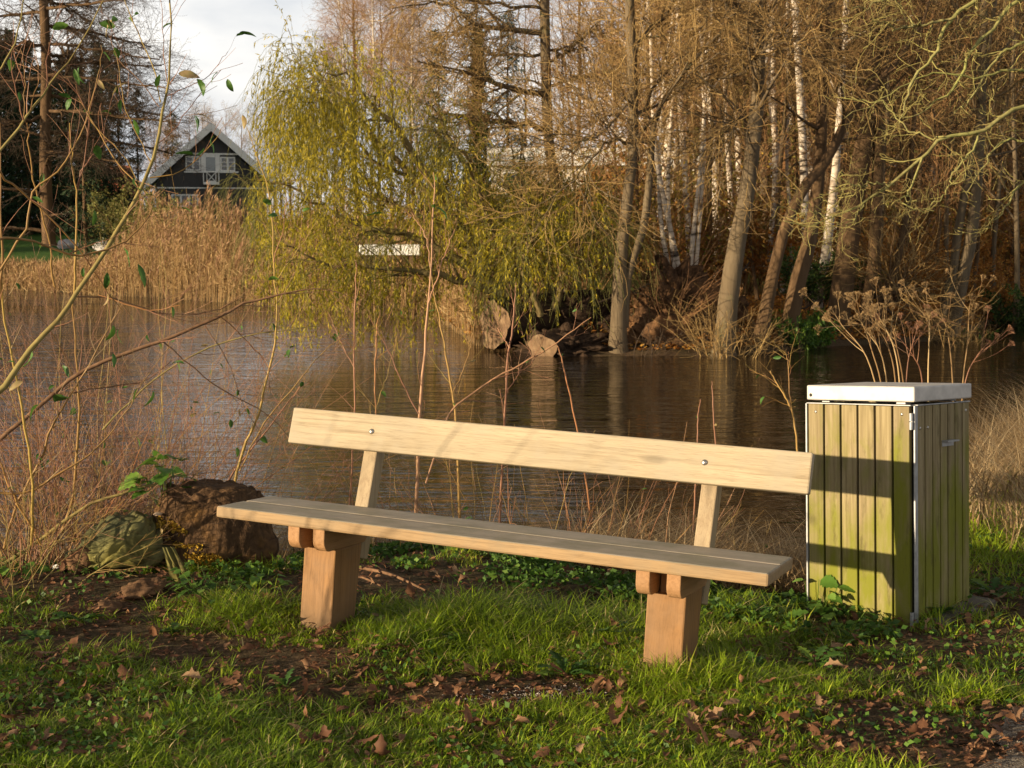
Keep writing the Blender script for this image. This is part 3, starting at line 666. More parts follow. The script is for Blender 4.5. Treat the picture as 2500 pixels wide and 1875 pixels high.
scatter('spruce1', 'spruce_tree', 'tall dark spruce of the stand beyond the left edge', 'tree', 'tall spruces beyond the left edge', [(-700, 62), (-950, 60), (-1150, 66), (-1350, 62), (-850, 70), (-1250, 74), (-600, 72), (-1500, 70)], .9, 1.1)
plant('bluespruce', 'blue_spruce', pxx(1165, 74), 74, 'blue-grey spruce standing behind the green cypress', 'tree', sc=.98)
plant('bluespruce', 'blue_spruce', pxx(1240, 80), 80, 'thin blue-grey spruce right of the green cypress', 'tree', sc=.9)
plant('cypress', 'cypress_tree', pxx(1170, 66), 66, 'deep green columnar cypress beyond the willow', 'tree', sc=.92)
plant('spruce2', 'spruce_tree', pxx(1075, 78), 78, 'small dark spruce between reddish birches and green cypress', 'tree', sc=.9)
for px, d, s_ in ((350, 56, 1.0), (395, 60, .8), (290, 62, .8)):
    plant('olive', 'olive_shrub', pxx(px, d), d, 'pale olive-leaved shrub in front of the dark house', 'shrub', 'olive shrubs in front of the house', s_)
for px, d in ((700, 44), (900, 42), (1050, 40), (1150, 36), (1240, 33), (1320, 30)):
    plant('brush', 'willow_scrub', pxx(px, d), d, 'twiggy brown scrub growing behind the reeds', 'bush', 'scrub behind the reeds', .9)

# ================================================================ BANK TREES traced to their real places
def extend(P, Rr, H, n=6):
    """carry a trunk on above the frame to height H"""
    z0 = P[-1, 2]
    if H <= z0 + .5: return P, Rr
    T = unit(P[-1] - P[-3]); T = unit(T + np.array([0, 0, .6])); t = np.linspace(0, 1, n + 1)[1:]
    ln = (H - z0) / max(T[2], .4)
    Q = P[-1] + T * (t * ln)[:, None] + np.cumsum(rng.normal(size=(n, 3)) * .06, 0)
    return np.vstack([P, Q]), np.concatenate([Rr, Rr[-1] * (1 - .92 * t)])
def bank_tree(name, label, cat, stems, d, H, mat, twig, limbs=(), group=None, n1=22, t0=.4, l1=2.4, ang=60, up=.06, n2=7, n3=5, tw=.005, flare=True, sides=12, n4=0, flat=0.0):
    tr = MB(); cr_ = MB(); base = None; SP = []
    for st in stems:
        P, Rr = pxpoly(st[0] if isinstance(st, tuple) else st, d, 16, st[1] if isinstance(st, tuple) else None)
        if base is None:
            base = P[0].copy(); base[2] = h1(base[0], base[1]) - .06
            if flare: Rr[0] *= 1.25
        P, Rr = extend(P, Rr, H)
        P = P + np.cumsum(rng.normal(size=P.shape) * .004, 0); tubes(tr, P, Rr, sides, cap=True); SP.append((P, Rr))
    for lb in limbs:
        P, Rr = pxpoly(lb[0], d, 12, d + lb[1]); P[1:-1] += rng.normal(size=P[1:-1].shape) * .03; tubes(tr, P, Rr, 6); SP.append((P, Rr))
    for i, (P, Rr) in enumerate(SP):
        lim = i >= len(stems)
        if lim:
            A, Ar = spawn(P[None], Rr[None], 16, .15, 1, 50, l1 * .6, 6, up, .16, .6, .008, .3, flat=flat)
        else:
            A, Ar = spawn(P[None], Rr[None], n1, t0, .98, ang, l1, 7, up, .15, .35, .010, .4)
        tubes(tr, A, Ar, 5)
        B, Br = spawn(A, Ar, n2, .1, 1, 45, l1 * .45, 5, up, .18, .6, .006, .3, rmax=.016, flat=flat); tubes(cr_, B, Br, 3)
        D, Dr = spawn(B, Br, n3, .15, 1, 42, l1 * .24, 4, 0, .22, .7, tw * .6, .2, rmax=tw, flat=flat); tubes(cr_, D, Dr, 3)
        if n4:
            E_, Er = spawn(D, Dr, n4, .2, 1, 45, l1 * .12, 3, 0, .25, .8, tw * .5, rmax=tw * .8); tubes(cr_, E_, Er, 3)
    e_ = empty(name, base, label, cat, group)
    tr.build('trunk', M[mat], e_, origin=None).matrix_parent_inverse = Matrix.Translation(base).inverted()
    cr_.build('crown', M[twig], e_).matrix_parent_inverse = Matrix.Translation(base).inverted()
    return e_
bank_tree('alder_tree', 'grey double-stemmed alder rising from the water edge beside the cut logs', 'tree',
    [[(1508, 880, 56), (1510, 800, 42), (1512, 720, 38), (1514, 620, 31), (1530, 480, 27), (1543, 366, 25), (1541, 163, 25), (1534, -20, 23)],
     [(1526, 800, 20), (1530, 690, 20), (1556, 600, 20), (1575, 540, 20), (1588, 410, 18), (1601, 285, 13), (1650, 205, 10), (1705, 135, 8), (1780, 60, 6)]], 23.2, 11, 'alder', 'twig',
    [([(1550, 108, 10), (1590, 70, 9), (1634, 8, 8), (1680, -60, 7)], .8), ([(1601, 300, 8), (1550, 270, 6), (1536, 245, 7), (1480, 320, 6), (1400, 350, 4)], -.8),
     ([(1588, 350, 8), (1520, 345, 7), (1480, 350, 6), (1440, 400, 5), (1360, 470, 3)], -1.2), ([(1540, 300, 7), (1640, 160, 6), (1740, 110, 4), (1850, 90, 3)], 1.2)], n1=9, t0=.5)
bank_tree('alder_tree', 'thick brown alder with flared base and broom of shoots at its foot', 'tree',
    [[(1763, 880, 70), (1770, 820, 54), (1779, 722, 50), (1795, 605, 45), (1820, 488, 40), (1840, 325, 34), (1848, 203, 31), (1852, -20, 29)]], 23.0, 13, 'alder', 'twig',
    [([(1846, 100, 13), (1825, 40, 12), (1790, 5, 9), (1740, -10, 7)], -.8), ([(1850, 150, 8), (1780, 190, 7), (1700, 205, 6), (1650, 215, 5)], 1.0), ([(1846, 290, 10), (1870, 110, 7), (1930, 95, 6), (2010, 85, 4)], -1.0),
     ([(1842, 280, 9), (1800, 290, 8), (1770, 320, 4)], .3)], n1=14, t0=.55, n4=0)
bank_tree('alder_tree', 'dark crooked alder stem leaning far right across the birches', 'tree',
    [[(1855, 850, 40), (1872, 740, 33), (1888, 660, 30), (1912, 570, 28), (1958, 462, 26), (2020, 390, 24), (2060, 305, 22), (2100, 245, 19), (2141, 203, 15), (2190, 150, 10)]], 24.0, 6.5, 'brownbark', 'twig', n1=12, t0=.4, n4=0)
bank_tree('alder_tree', 'brown leaning alder in front of the white leaning birch', 'tree',
    [[(1920, 850, 50), (1928, 790, 44), (1950, 680, 40), (1982, 570, 34), (2003, 390, 30), (2012, 244, 26), (2030, 60, 22)]], 24.5, 12, 'brownbark', 'twig', n1=16, t0=.5, n4=0)
bank_tree('alder_tree', 'broad dark brown alder trunk behind the dry umbels by the bin', 'tree',
    [[(2035, 870, 70), (2045, 800, 58), (2076, 570, 52), (2104, 407, 46), (2129, 244, 40), (2140, 40, 36), (2145, -40, 34)],
     [(2100, 830, 34), (2113, 760, 31), (2135, 610, 30), (2148, 325, 27), (2160, 60, 22)], [(2120, 830, 26), (2150, 740, 24), (2190, 640, 19), (2215, 500, 15), (2230, 330, 11)]], 26.0, 13, 'brownbark', 'twig',
    [([(2140, 760, 13), (2170, 735, 12), (2200, 705, 9)], -.4)], n1=14, t0=.45, n4=0)
bank_tree('alder_tree', 'grey smooth twin trunk by the water right of the bin lid', 'tree',
    [[(2322, 820, 36), (2340, 720, 33), (2355, 650, 32), (2373, 570, 29), (2392, 350, 24), (2400, 160, 20), (2405, -20, 18)],
     [(2288, 825, 28), (2310, 740, 24), (2326, 675, 22), (2345, 529, 20), (2381, 346, 17), (2400, 250, 12)]], 26.5, 12, 'alder', 'twig', n1=14, t0=.5, n4=0)
bank_tree('birch_tree', 'white leaning birch with forked base between the brown alders', 'tree',
    [[(1990, 800, 26), (2000, 720, 24), (2016, 610, 23), (2036, 447, 20), (2049, 285, 17), (2060, 122, 14), (2068, -20, 12)]], 27.0, 13, 'birch', 'twigred', n1=16, t0=.5, l1=1.8, n4=0)
bank_tree('birch_tree', 'straight white birch right of the thick alder, brightest of the wood', 'tree',
    [[(1978, 760, 21), (1974, 690, 20), (1966, 529, 19), (1962, 366, 19), (1954, 203, 18), (1942, 0, 17), (1938, -30, 16)]], 29.5, 15, 'birch', 'twigred', n1=16, t0=.6, l1=1.8, n4=0)
bank_tree('birch_tree', 'slim white birch close to the right side of the thick alder', 'tree',
    [[(1878, 760, 14), (1881, 600, 13), (1893, 448, 13), (1889, 203, 12), (1884, -20, 11)]], 30.5, 14, 'birch', 'twigred', n1=14, t0=.6, l1=1.6, n4=0)
bank_tree('birch_tree', 'thinnest of the white birches, wavering between two thicker ones', 'tree',
    [[(1935, 740, 9), (1932, 560, 9), (1922, 380, 8), (1926, 180, 8), (1924, -20, 7)]], 31.0, 12, 'birch', 'twigred', n1=12, t0=.6, l1=1.4, n4=0)
bank_tree('birch_tree', 'mottled white birch standing just right of the alder fork', 'tree',
    [[(1688, 740, 17), (1682, 600, 16), (1671, 407, 15), (1658, 203, 15), (1648, -20, 13)]], 30.0, 14, 'birch', 'twigred', n1=14, t0=.55, l1=1.8, n4=0)
bank_tree('birch_tree', 'clump of grey-white birch stems fanning out behind the root mound', 'tree',
    [[(1668, 760, 14), (1655, 640, 13), (1625, 500, 12), (1600, 350, 10), (1590, 100, 8)], [(1680, 760, 13), (1690, 600, 12), (1712, 400, 10), (1730, 150, 8)],
     [(1660, 760, 13), (1640, 600, 12), (1630, 450, 10), (1640, 250, 8)], [(1690, 760, 11), (1708, 560, 10), (1720, 350, 8), (1712, 100, 6)], [(1650, 760, 13), (1615, 560, 11), (1608, 400, 9), (1622, 180, 6)]], 27.5, 11, 'birch', 'twigred', n1=9, t0=.5, l1=1.4, n4=0)
bank_tree('birch_tree', 'pale fallen birch pole slanting across the white house', 'tree',
    [[(1560, 370, 12), (1500, 320, 10), (1440, 255, 9), (1385, 195, 7), (1370, 190, 3)]], 30, 4.0, 'birch', 'twigred', n1=5, t0=.4, l1=.8, flare=False)
bank_tree('ash_tree', 'tall straight tree with level lichened limbs behind the willow', 'tree',
    [[(1392, 790, 36), (1388, 651, 31), (1370, 529, 29), (1342, 366, 25), (1333, 203, 25), (1329, 0, 24), (1328, -30, 23)]], 31.0, 14, 'alder', 'twig',
    [([(1328, 80, 15), (1250, 72, 13), (1166, 61, 10), (1100, 15, 7), (1060, 5, 5)], -1.5), ([(1333, 232, 16), (1270, 222, 14), (1208, 203, 11), (1160, 180, 9), (1120, 172, 6), (1020, 150, 4)], -2),
     ([(1336, 317, 16), (1270, 305, 14), (1207, 297, 12), (1140, 280, 9), (1060, 282, 5)], -1), ([(1334, 120, 9), (1290, 140, 8), (1200, 130, 7), (1140, 85, 5), (1110, 40, 4)], 1),
     ([(1338, 150, 9), (1400, 110, 7), (1460, 60, 5)], .5), ([(1342, 210, 8), (1420, 190, 7), (1500, 170, 4)], -1), ([(1330, 20, 9), (1230, 10, 7), (1100, 0, 5), (960, 20, 3)], -2)], n1=12, t0=.35, l1=2.4, up=-.02, n4=0)
bank_tree('larch_tree', 'huge dark conifer at the far left with level layered boughs', 'tree',
    [[(120, 600, 34), (118, 560, 32), (110, 407, 28), (112, 163, 24), (106, 0, 22), (104, -40, 21)]], 57.0, 17, 'brownbark', 'twigdark',
    [([(110, yy, 9), (110 + sx * .4, yy + dy * .3, 7), (110 + sx, yy + dy, 3)], dd) for yy, sx, dy, dd in
     ((20, 210, -25, -3), (60, 260, 55, 2), (105, 280, 40, -2), (150, 285, 10, 3), (185, 310, 35, -3), (230, 300, 55, 2), (270, 330, 30, -2), (320, 310, 55, 3), (30, -180, 20, 2), (110, -220, 20, -2), (190, -240, 30, 2), (290, -240, 40, -2), (-20, 230, -30, 2), (370, 180, 25, -3), (0, 120, 60, 4), (130, 160, 30, 5))], n1=16, t0=.1, l1=2.8, ang=85, up=-.01, n2=8, n3=6, tw=.010, n4=0, flat=.75)

# shoots at the foot of the thick alder, roots and litter on the bank
def whips(n, ctr, spread, hgt, r, g, lean=.35, K=6):
    a = g.random(n) * 2 * math.pi; rr = np.sqrt(g.random(n)) * spread
    b = np.stack([ctr[0] + np.cos(a) * rr, ctr[1] + np.sin(a) * rr, np.zeros(n)], 1); b[:, 2] = height(b[:, 0], b[:, 1]) - .03
    d = unit(np.stack([np.cos(a) * lean * g.random(n) + g.normal(size=n) * .15, np.sin(a) * lean * g.random(n) + g.normal(size=n) * .15, np.ones(n)], 1))
    le = hgt * (.45 + .65 * g.random(n)); cur = b; o_ = [b]
    for k in range(K - 1):
        d = unit(d + g.normal(size=(n, 3)) * .10 + np.array([0, 0, -.04])); cur = cur + d * (le / (K - 1))[:, None]; o_.append(cur)
    return np.stack(o_, 1), r * np.linspace(1, .25, K)[None] * (.6 + .7 * g.random(n))[:, None]
g = np.random.default_rng(31)
for px, d, n, hg, lab in ((1775, 22.9, 70, 1.0, 'broom of brown shoots around the foot of the thick alder'), (1690, 23.4, 24, .6, 'low brown twigs trailing over the bank left of the thick alder'),
                          (1900, 23.8, 22, .5, 'brown dead twigs hanging over the bank right of the thick alder'), (1560, 23.2, 24, .7, 'bleached dead twigs beside the double-stemmed alder'), (2340, 26, 60, .9, 'dry twigs around the grey twin trunk')):
    mb = MB(); P, Rr = whips(n, (pxx(px, d), d), .45, hg, .008, g, 1.2); tubes(mb, P, Rr, 4); A, Ar = spawn(P, Rr, 5, .3, 1, 45, hg * .35, 4, -.05, .2, .7, .003, rmax=.006, g=g); tubes(mb, A, Ar, 3)
    tag(mb.build('twig_brush', M['twig' if n > 55 else 'twigdark']), lab, 'shrub')  # brush: dead twigs and alder shoots, not shrubs

# ---------------------------------------------------------------- willow leaning out over the water
wl = empty('willow_tree', at(1290, 850, 24.2), 'yellow-leaved weeping willow leaning left over the water', 'willow')
tr = MB(); sh = MB(); lf = MB(); LM = []
g = np.random.default_rng(41)
LIMB = [([(1310, 790, 40), (1240, 690, 36), (1150, 590, 28), (1060, 470, 22), (980, 330, 16), (900, 250, 10), (860, 190, 6), (820, 180, 4), (780, 200, 3), (760, 240, 2)], 24.5, 23),
        ([(1300, 790, 34), (1220, 660, 28), (1110, 540, 22), (1000, 430, 16), (900, 320, 11), (830, 230, 8), (770, 190, 5), (735, 195, 3), (715, 240, 2)], 25, 26),
        ([(1310, 780, 34), (1250, 600, 26), (1180, 470, 19), (1120, 370, 13), (1070, 300, 8), (1030, 270, 5)], 25.5, 27.5),
        ([(1250, 740, 30), (1130, 640, 24), (1000, 580, 18), (880, 545, 12), (780, 500, 8), (710, 460, 5), (660, 450, 3)], 24.5, 24),
        ([(1330, 770, 28), (1330, 600, 20), (1290, 470, 13), (1250, 390, 8)], 25, 25.5), ([(1240, 720, 22), (1100, 680, 16), (950, 650, 11), (800, 640, 7), (700, 600, 4)], 24, 22.5),
        ([(1350, 760, 20), (1400, 620, 13), (1440, 570, 8), (1470, 560, 4)], 24, 23.6), ([(1320, 770, 18), (1280, 660, 13), (1300, 590, 9), (1330, 560, 6)], 23.6, 23), ([(1300, 640, 12), (1380, 520, 8), (1430, 480, 5), (1460, 490, 3)], 25, 25.5),
        ([(1220, 680, 18), (1080, 560, 12), (960, 500, 9), (850, 400, 6), (770, 310, 4), (725, 270, 3)], 25.5, 28), ([(1180, 630, 16), (1010, 520, 11), (870, 470, 8), (740, 440, 5), (640, 470, 3)], 24.5, 27),
        ([(1280, 700, 16), (1200, 560, 12), (1150, 420, 8), (1110, 330, 5)], 24.5, 23.5), ([(1000, 430, 10), (900, 380, 8), (800, 260, 6), (745, 215, 4), (720, 210, 2)], 25, 23.5)]
for pts, d1, d2 in LIMB:
    P, Rr = pxpoly(pts, d1, 18, d2); P[1:-1] += g.normal(size=P[1:-1].shape) * .03; tubes(tr, P, Rr, 7); LM.append((P, Rr))
for i, (P, Rr) in enumerate(LM):
    A, Ar = spawn(P[None], Rr[None], 20 if i < 6 else 13, .2, 1, 55, 1.0, 7, .02, .16, .5, .006, .2, fixed_dir=(-.04, 0, .22), g=g); tubes(tr, A, Ar, 4)
    Bq, Br = spawn(A, Ar, 9, .15, 1, 55, 1.15, 9, -.42, .10, .6, .003, 0, rmax=.006, g=g); tubes(sh, Bq, Br, 3)
    D, Dr = spawn(Bq, Br, 3, .15, .9, 40, .45, 5, -.25, .14, .7, .002, 0, rmax=.004, g=g); tubes(sh, D, Dr, 3)
    for Q, nl in ((Bq, 12), (D, 8)):
        mid_ = Q[:, 3]; vx = 1250 + 3500 * mid_[:, 0] / mid_[:, 1]; vy = 560 - 3500 * (mid_[:, 2] - 1.72) / mid_[:, 1]; pk = np.where(vx < 1000, .95, .82); pk[(vx > 1000) & (vy < 420)] = .30; pk[(vx > 870) & (vx < 1040) & (vy > 560) & (vy < 640)] = .10; pk[(vx > 1190) & (vx < 1500) & (vy > 350) & (vy < 470)] = .15; pk[(vx > 1380) & (vy > 350)] = .35; pk[vx > 1470] = .04; pk[(vx > 1150) & (vy > 690)] = .05
        keep = (g.random(len(Q)) < pk) & (Q[:, -1, 0] / Q[:, -1, 1] > -.168 - .02 * g.random(len(Q))); Q = Q[keep]; t = .15 + .85 * g.random((len(Q), nl)); p, T = lerp_poly(Q, t)
        tone = np.clip(np.repeat(g.random(len(Q))[:, None] * .6, nl, 1) + g.random((len(Q), nl)) * .4, 0, 1).reshape(-1)
        p = p.reshape(-1, 3); T = T.reshape(-1, 3); leaves(lf, p, T * .8 + g.normal(size=T.shape) * .4 + np.array([0, 0, -.5]), .085 * (.6 + .8 * g.random(len(p))), .0095, tone)
for n_, b_, m_ in (('trunk', tr, 'wbark'), ('shoots', sh, 'olive'), ('foliage', lf, 'wleaf')): child(b_.build(n_, M[m_]), wl)

# ---------------------------------------------------------------- sawn logs and root mound at the water edge
def m_cut():
    m, nt, o = mat_new('sawn_wood'); v = coords(nt); n = noise_n(nt, v, 5, 6, .65); n2 = noise_n(nt, v, 1.0, 4, .6, (30, 30, 4))
    c = ramp(nt, [(.3, (.09, .052, .028)), (.55, (.21, .135, .075)), (.75, (.30, .22, .14))]); nt.links.new(n, c.inputs[0])
    finish(nt, o, mixc(nt, rangen(nt, n2, .4, .7, 0, .4), c.outputs[0], (.2, .12, .06)), .85, bump=n2, bdist=.01); return m
M['cut'] = m_cut()
M['logbark'] = m_bark('rough_log_bark', (.020, .013, .009), (.075, .046, .028), (.05, .03, .018), 11, (1, 1, 1), .05, (.05, .05, .015), 2.0, .6, .7)
def log(p0, p1, r, name, label, squash=1.0, seed=1, rk=1.0):
    g_ = np.random.default_rng(seed); p0 = np.array(p0); p1 = np.array(p1); ax = unit(p1 - p0); a = unit(np.cross(ax, [0, 0, 1.])); b = np.cross(a, ax)
    n = 28; th = np.arange(n) / n * 2 * math.pi; prof = 1 + .10 * np.sin(3 * th + 1) + .06 * np.sin(5 * th) + g_.normal(size=n) * .03
    K = 14; V = []
    for k in range(K):
        f = k / (K - 1); c = p0 * (1 - f) + p1 * f; rr = r * (1 + (rk - 1) * f) * prof * (1 + g_.normal(size=n) * .03)
        V.append(c + (a[None] * np.cos(th)[:, None] * squash + b[None] * np.sin(th)[:, None]) * rr[:, None])
    V = np.concatenate(V); i = np.arange(K * n).reshape(K, n); q = np.stack([i[:-1], np.roll(i[:-1], -1, 1), np.roll(i[1:], -1, 1), i[1:]], -1).reshape(-1, 4)
    e_ = empty(name, (p0 + p1) / 2, label, 'log'); mb = MB(); mb.add(V, q); child(mb.build('bark', M['logbark']), e_)
    for end, fn in ((0, -1), (K - 1, 1)):
        ring = V[i[end]]; c = ring.mean(0) + ax * fn * .015; rim = ring + ax * fn * .012; mid = c + (rim - c) * .5 + g_.normal(size=(n, 3)) * .012
        mb = MB(); vv = np.concatenate([rim, mid, [c]]); j = np.arange(n); mb.add(vv, np.stack([j, (j + 1) % n, n + (j + 1) % n, n + j], 1), np.stack([n + j, n + (j + 1) % n, np.full(n, 2 * n)], 1)); child(mb.build('cut_face', M['cut']), e_)
    return e_
log(at(1207, 790, 23.6), at(1480, 770, 25.4), .40, 'fallen_log', 'big sawn log jutting out over the water under the willow', .9, 3, 1.15)
log(at(1325, 845, 22.9) + np.array([0, 0, -.05]), at(1440, 830, 24.2), .24, 'fallen_log', 'smaller sawn log end at water level under the big log', 1.1, 5, 1.4)
M['rootmass'] = m_bark('rotten_root', (.028, .016, .009), (.15, .080, .040), (.24, .125, .055), 7, (1, 1, 1), .08)
M['rootmass2'] = M['logbark']
mb = MB(); c_ = at(1650, 780, 24.2); lump(mb, (c_[0], c_[1], .20), (.72, .5, .66), 3, .6, 5, 2.2); c_ = at(1600, 830, 23.7); lump(mb, (c_[0], c_[1], -.1), (.62, .4, .42), 5, .55, 5, 1.8)
c_ = at(1730, 760, 24.6); lump(mb, (c_[0], c_[1], .25), (.5, .4, .42), 8, .55, 5, 2.0); c_ = at(1640, 720, 24.6); lump(mb, (c_[0], c_[1], .62), (.46, .4, .42), 9, .7, 5, 2.4)
P, Rr = whips(60, (pxx(1640, 24), 23.9), .6, 1.0, .012, g, 1.6); tubes(mb, P + np.array([0, 0, .5]), Rr, 4)
tag(mb.build('root_mound', M['rootmass']), 'upturned brown root plate heaped on the bank between two alders', 'root mound')
mb = MB(); c_ = at(1420, 800, 24.4); lump(mb, (c_[0], c_[1], .0), (.72, .45, .46), 13, .75, 5, 3.0); c_ = at(1380, 855, 23.4); lump(mb, (c_[0], c_[1], -.25), (.6, .4, .26), 14, .75, 5, 3.2)
tag(mb.build('root_mound', M['rootmass2']), 'dark rotten stump mass behind the sawn logs under the willow', 'root mound')

# ================================================================ REEDS along the far left shore
def reeds(n, x0, x1, b0, b1, hfun, g, name, label=None):
    st = MB(); pl = MB()
    x = x0 + (x1 - x0) * g.random(n); off = b0 + (b1 - b0) * g.random(n) ** 1.2; y = np.interp(x, FX, FY) + off
    hh = hfun(x) * (.40 + .62 * g.random(n)) * (.52 + .85 * vnoise(x + 40, y, .8)); z = np.maximum(height(x, y), WZ - .1)
    K = 4; t = np.linspace(0, 1, K); lx = g.normal(size=n) * .10 + .05; ly = g.normal(size=n) * .1
    P = np.stack([x[:, None] + lx[:, None] * hh[:, None] * t ** 2, y[:, None] + ly[:, None] * hh[:, None] * t ** 2, z[:, None] + hh[:, None] * t], -1)
    tubes(st, P, np.full((n, K), .007) * np.linspace(1, .5, K), 3, rnd=g.random(n))
    tt = .15 + .8 * g.random((n, 4)); p, T = lerp_poly(P, tt); p = p.reshape(-1, 3); d = g.normal(size=p.shape) * .5 + np.array([0, 0, .5]); leaves(st, p, d, .30 * (.5 + .8 * g.random(len(p))), .010)
    k = g.random(n) < .5; tip = P[k, -1]; m = len(tip)
    for j in range(4): leaves(pl, tip - np.array([0, 0, .05 * j]), g.normal(size=(m, 3)) * .25 + np.array([.35, 0, .8]), np.clip(hh[k], .3, 1) * .20 * (.7 + .6 * g.random(m)), .018)
    tag(st.build(name, M['reed']), kind='stuff'); tag(pl.build(name + '_plumes', M['plume']), kind='stuff')
g = np.random.default_rng(51)
def rh(x): return np.interp(x, [-20, -15.5, -13.0, -11.2, -9, -6, -2, 1], [.42, .5, .8, 2.3, 2.45, 1.9, 1.7, 1.6])
reeds(5600, -20, .3, -.3, 3.2, rh, g, 'reeds')

# ================================================================ HOUSES
M['housewall'] = m_plain('dark_boarding', (.050, .047, .046), .7, 0, .12, 30)
M['white'] = m_plain('white_paint', (.84, .83, .80), .55, 0, .06, 5)
M['roofgrey'] = m_plain('grey_roof', (.50, .50, .50), .8, 0, .2, 12)
M['glass'] = m_plain('window_glass', (.03, .035, .045), .08, 0, .1, 3, .8)
M['whitewall'] = m_plain('cream_wall', (.78, .70, .58), .8, 0, .08, 3)
M['redroof'] = m_plain('red_tiles', (.42, .13, .07), .8, 0, .25, 20)
HD = 85.0; u_ = HD / 3500.0; hx = pxx(524, HD); hz = 1.72 + 100 * u_   # z of the white floor band (photo row 460)
house = empty('gabled_house', (hx, HD, h1(hx, HD)), 'dark grey gabled house with white trim across the pond', 'house')
def hp(px, py): return ((px - 524) * u_, hz - h1(hx, HD) + (460 - py) * u_)
def hbox(mb, px0, py0, px1, py1, y0, y1, bev=0):
    a, c = hp(px0, py1), hp(px1, py0); box(mb, (a[0], y0, a[1]), (c[0], y1, c[1]), bev)
ap = hp(524, 318); le = hp(378, 462); re_ = hp(668, 462)
mb = MB(); zb = -.4
bm = bmesh.new(); prof = [(le[0] + .35, zb), (re_[0] - .35, zb), (re_[0] - .35, le[1] + .30), (ap[0], ap[1] - .12), (le[0] + .35, le[1] + .30)]
vs = [bm.verts.new((a, 0, b)) for a, b in prof]; f = bm.faces.new(vs); r_ = bmesh.ops.extrude_face_region(bm, geom=[f])
for v in r_['geom']:
    if isinstance(v, bmesh.types.BMVert): v.co.y = 9.0
bm_to(mb, bm); mb.build('wall', M['housewall'], house, smooth=False)
for sgn, en in ((-1, hp(362, 462)), (1, hp(688, 462))):
    mb = MB(); dx, dz = en[0] - ap[0], en[1] - ap[1]; L2 = math.hypot(dx, dz); nx_, nz_ = -dz / L2 * (1 if dx > 0 else -1), dx / L2 * (1 if dx > 0 else -1)
    a0 = (ap[0], ap[1]); 
    bm = bmesh.new(); tk = .20; pr4 = [(a0[0], a0[1]), en, (en[0] + nx_ * tk, en[1] + nz_ * tk), (a0[0], a0[1] + tk * 1.35)]
    vs = [bm.verts.new((a, -.6, b)) for a, b in pr4]; f = bm.faces.new(vs); r_ = bmesh.ops.extrude_face_region(bm, geom=[f])
    for v in r_['geom']:
        if isinstance(v, bmesh.types.BMVert): v.co.y = 9.5
    bm_to(mb, bm); rf = mb.build('roof', M['roofgrey'], house, smooth=False)
    mb = MB(); bm = bmesh.new(); lo_ = .16
    pr4 = [(a0[0], a0[1] - lo_ * 1.2), (en[0] - nx_ * lo_, en[1] - nz_ * lo_), (en[0] + nx_ * (tk + .03), en[1] + nz_ * (tk + .03)), (a0[0], a0[1] + tk * 1.35 + .04)]
    vs = [bm.verts.new((a, -.66, b)) for a, b in pr4]; f = bm.faces.new(vs); r_ = bmesh.ops.extrude_face_region(bm, geom=[f])
    for v in r_['geom']:
        if isinstance(v, bmesh.types.BMVert): v.co.y = -.603
    bm_to(mb, bm); mb.build('bargeboard', M['white'], rf, smooth=False)
def window(px0, py0, px1, py1, ncol, nrow, parent, panes=None):
    mb = MB(); hbox(mb, px0, py0, px1, py1, -.03, .02); pn = mb.build('pane', M['glass'], None, smooth=False)
    mb = MB(); f_ = 3.2
    hbox(mb, px0 - f_, py0 - f_, px1 + f_, py0, -.07, .02); hbox(mb, px0 - f_, py1, px1 + f_, py1 + f_, -.07, .02)
    hbox(mb, px0 - f_, py0, px0, py1, -.07, .02); hbox(mb, px1, py0, px1 + f_, py1, -.07, .02)
    for i in range(1, ncol): x = px0 + (px1 - px0) * i / ncol; hbox(mb, x - 2.2, py0, x + 2.2, py1, -.065, .02)
    for j in range(1, nrow): y = py0 + (py1 - py0) * j / nrow; hbox(mb, px0, y - .7, px1, y + .7, -.055, .02)
    w_ = mb.build('window', M['white'], parent, smooth=False); pn.parent = w_; return w_
window(466, 388, 495, 416, 2, 3, house); window(548, 389, 577, 417, 2, 3, house)
mb = MB(); hbox(mb, 499.5, 381, 511, 424, -.06, .02); hbox(mb, 533, 381, 544, 424, -.06, .02); hbox(mb, 511.3, 381, 532.7, 387, -.06, .02); mb.build('panelling', M['white'], house, smooth=False)
M['paleglass'] = m_plain('curtained_glass', (.25, .28, .29), .15, 0, .1, 3, .6)
mb = MB(); hbox(mb, 511.5, 387.5, 532.5, 421, -.04, .02); dr = mb.build('door', M['paleglass'], house, smooth=False)
mb = MB(); hbox(mb, 459, 377, 588, 381, -.08, .02); hbox(mb, 459, 420.5, 505, 424, -.09, .02); hbox(mb, 541, 420.5, 588, 424, -.09, .02); mb.build('trim', M['white'], house, smooth=False)
mb = MB(); hbox(mb, 504, 447, 541, 453, -.7, .02); hbox(mb, 504, 421, 541, 424, -.72, -.66)
for x in (504, 540): hbox(mb, x - 1, 421, x + 1, 450, -.72, -.66); hbox(mb, x - 1, 421, x + 1, 424, -.7, .0)
for x in (512, 533): hbox(mb, x - .8, 424, x + .8, 447, -.71, -.67)
for a, b in (((513, 446), (532, 425)), ((513, 425), (532, 446))):
    p = np.array([[hp(*a)[0], -.69, hp(*a)[1]], [hp(*b)[0], -.69, hp(*b)[1]]]); tubes(mb, p, np.full(2, .025), 4)
hbox(mb, 513, 444, 532, 447, -.71, -.67); mb.build('balcony', M['white'], house, smooth=False)
mb = MB(); hbox(mb, 382, 459, 664, 462, -.06, .02); mb.build('floor_band', M['white'], house, smooth=False)
window(431, 479, 488, 503, 3, 1, house)
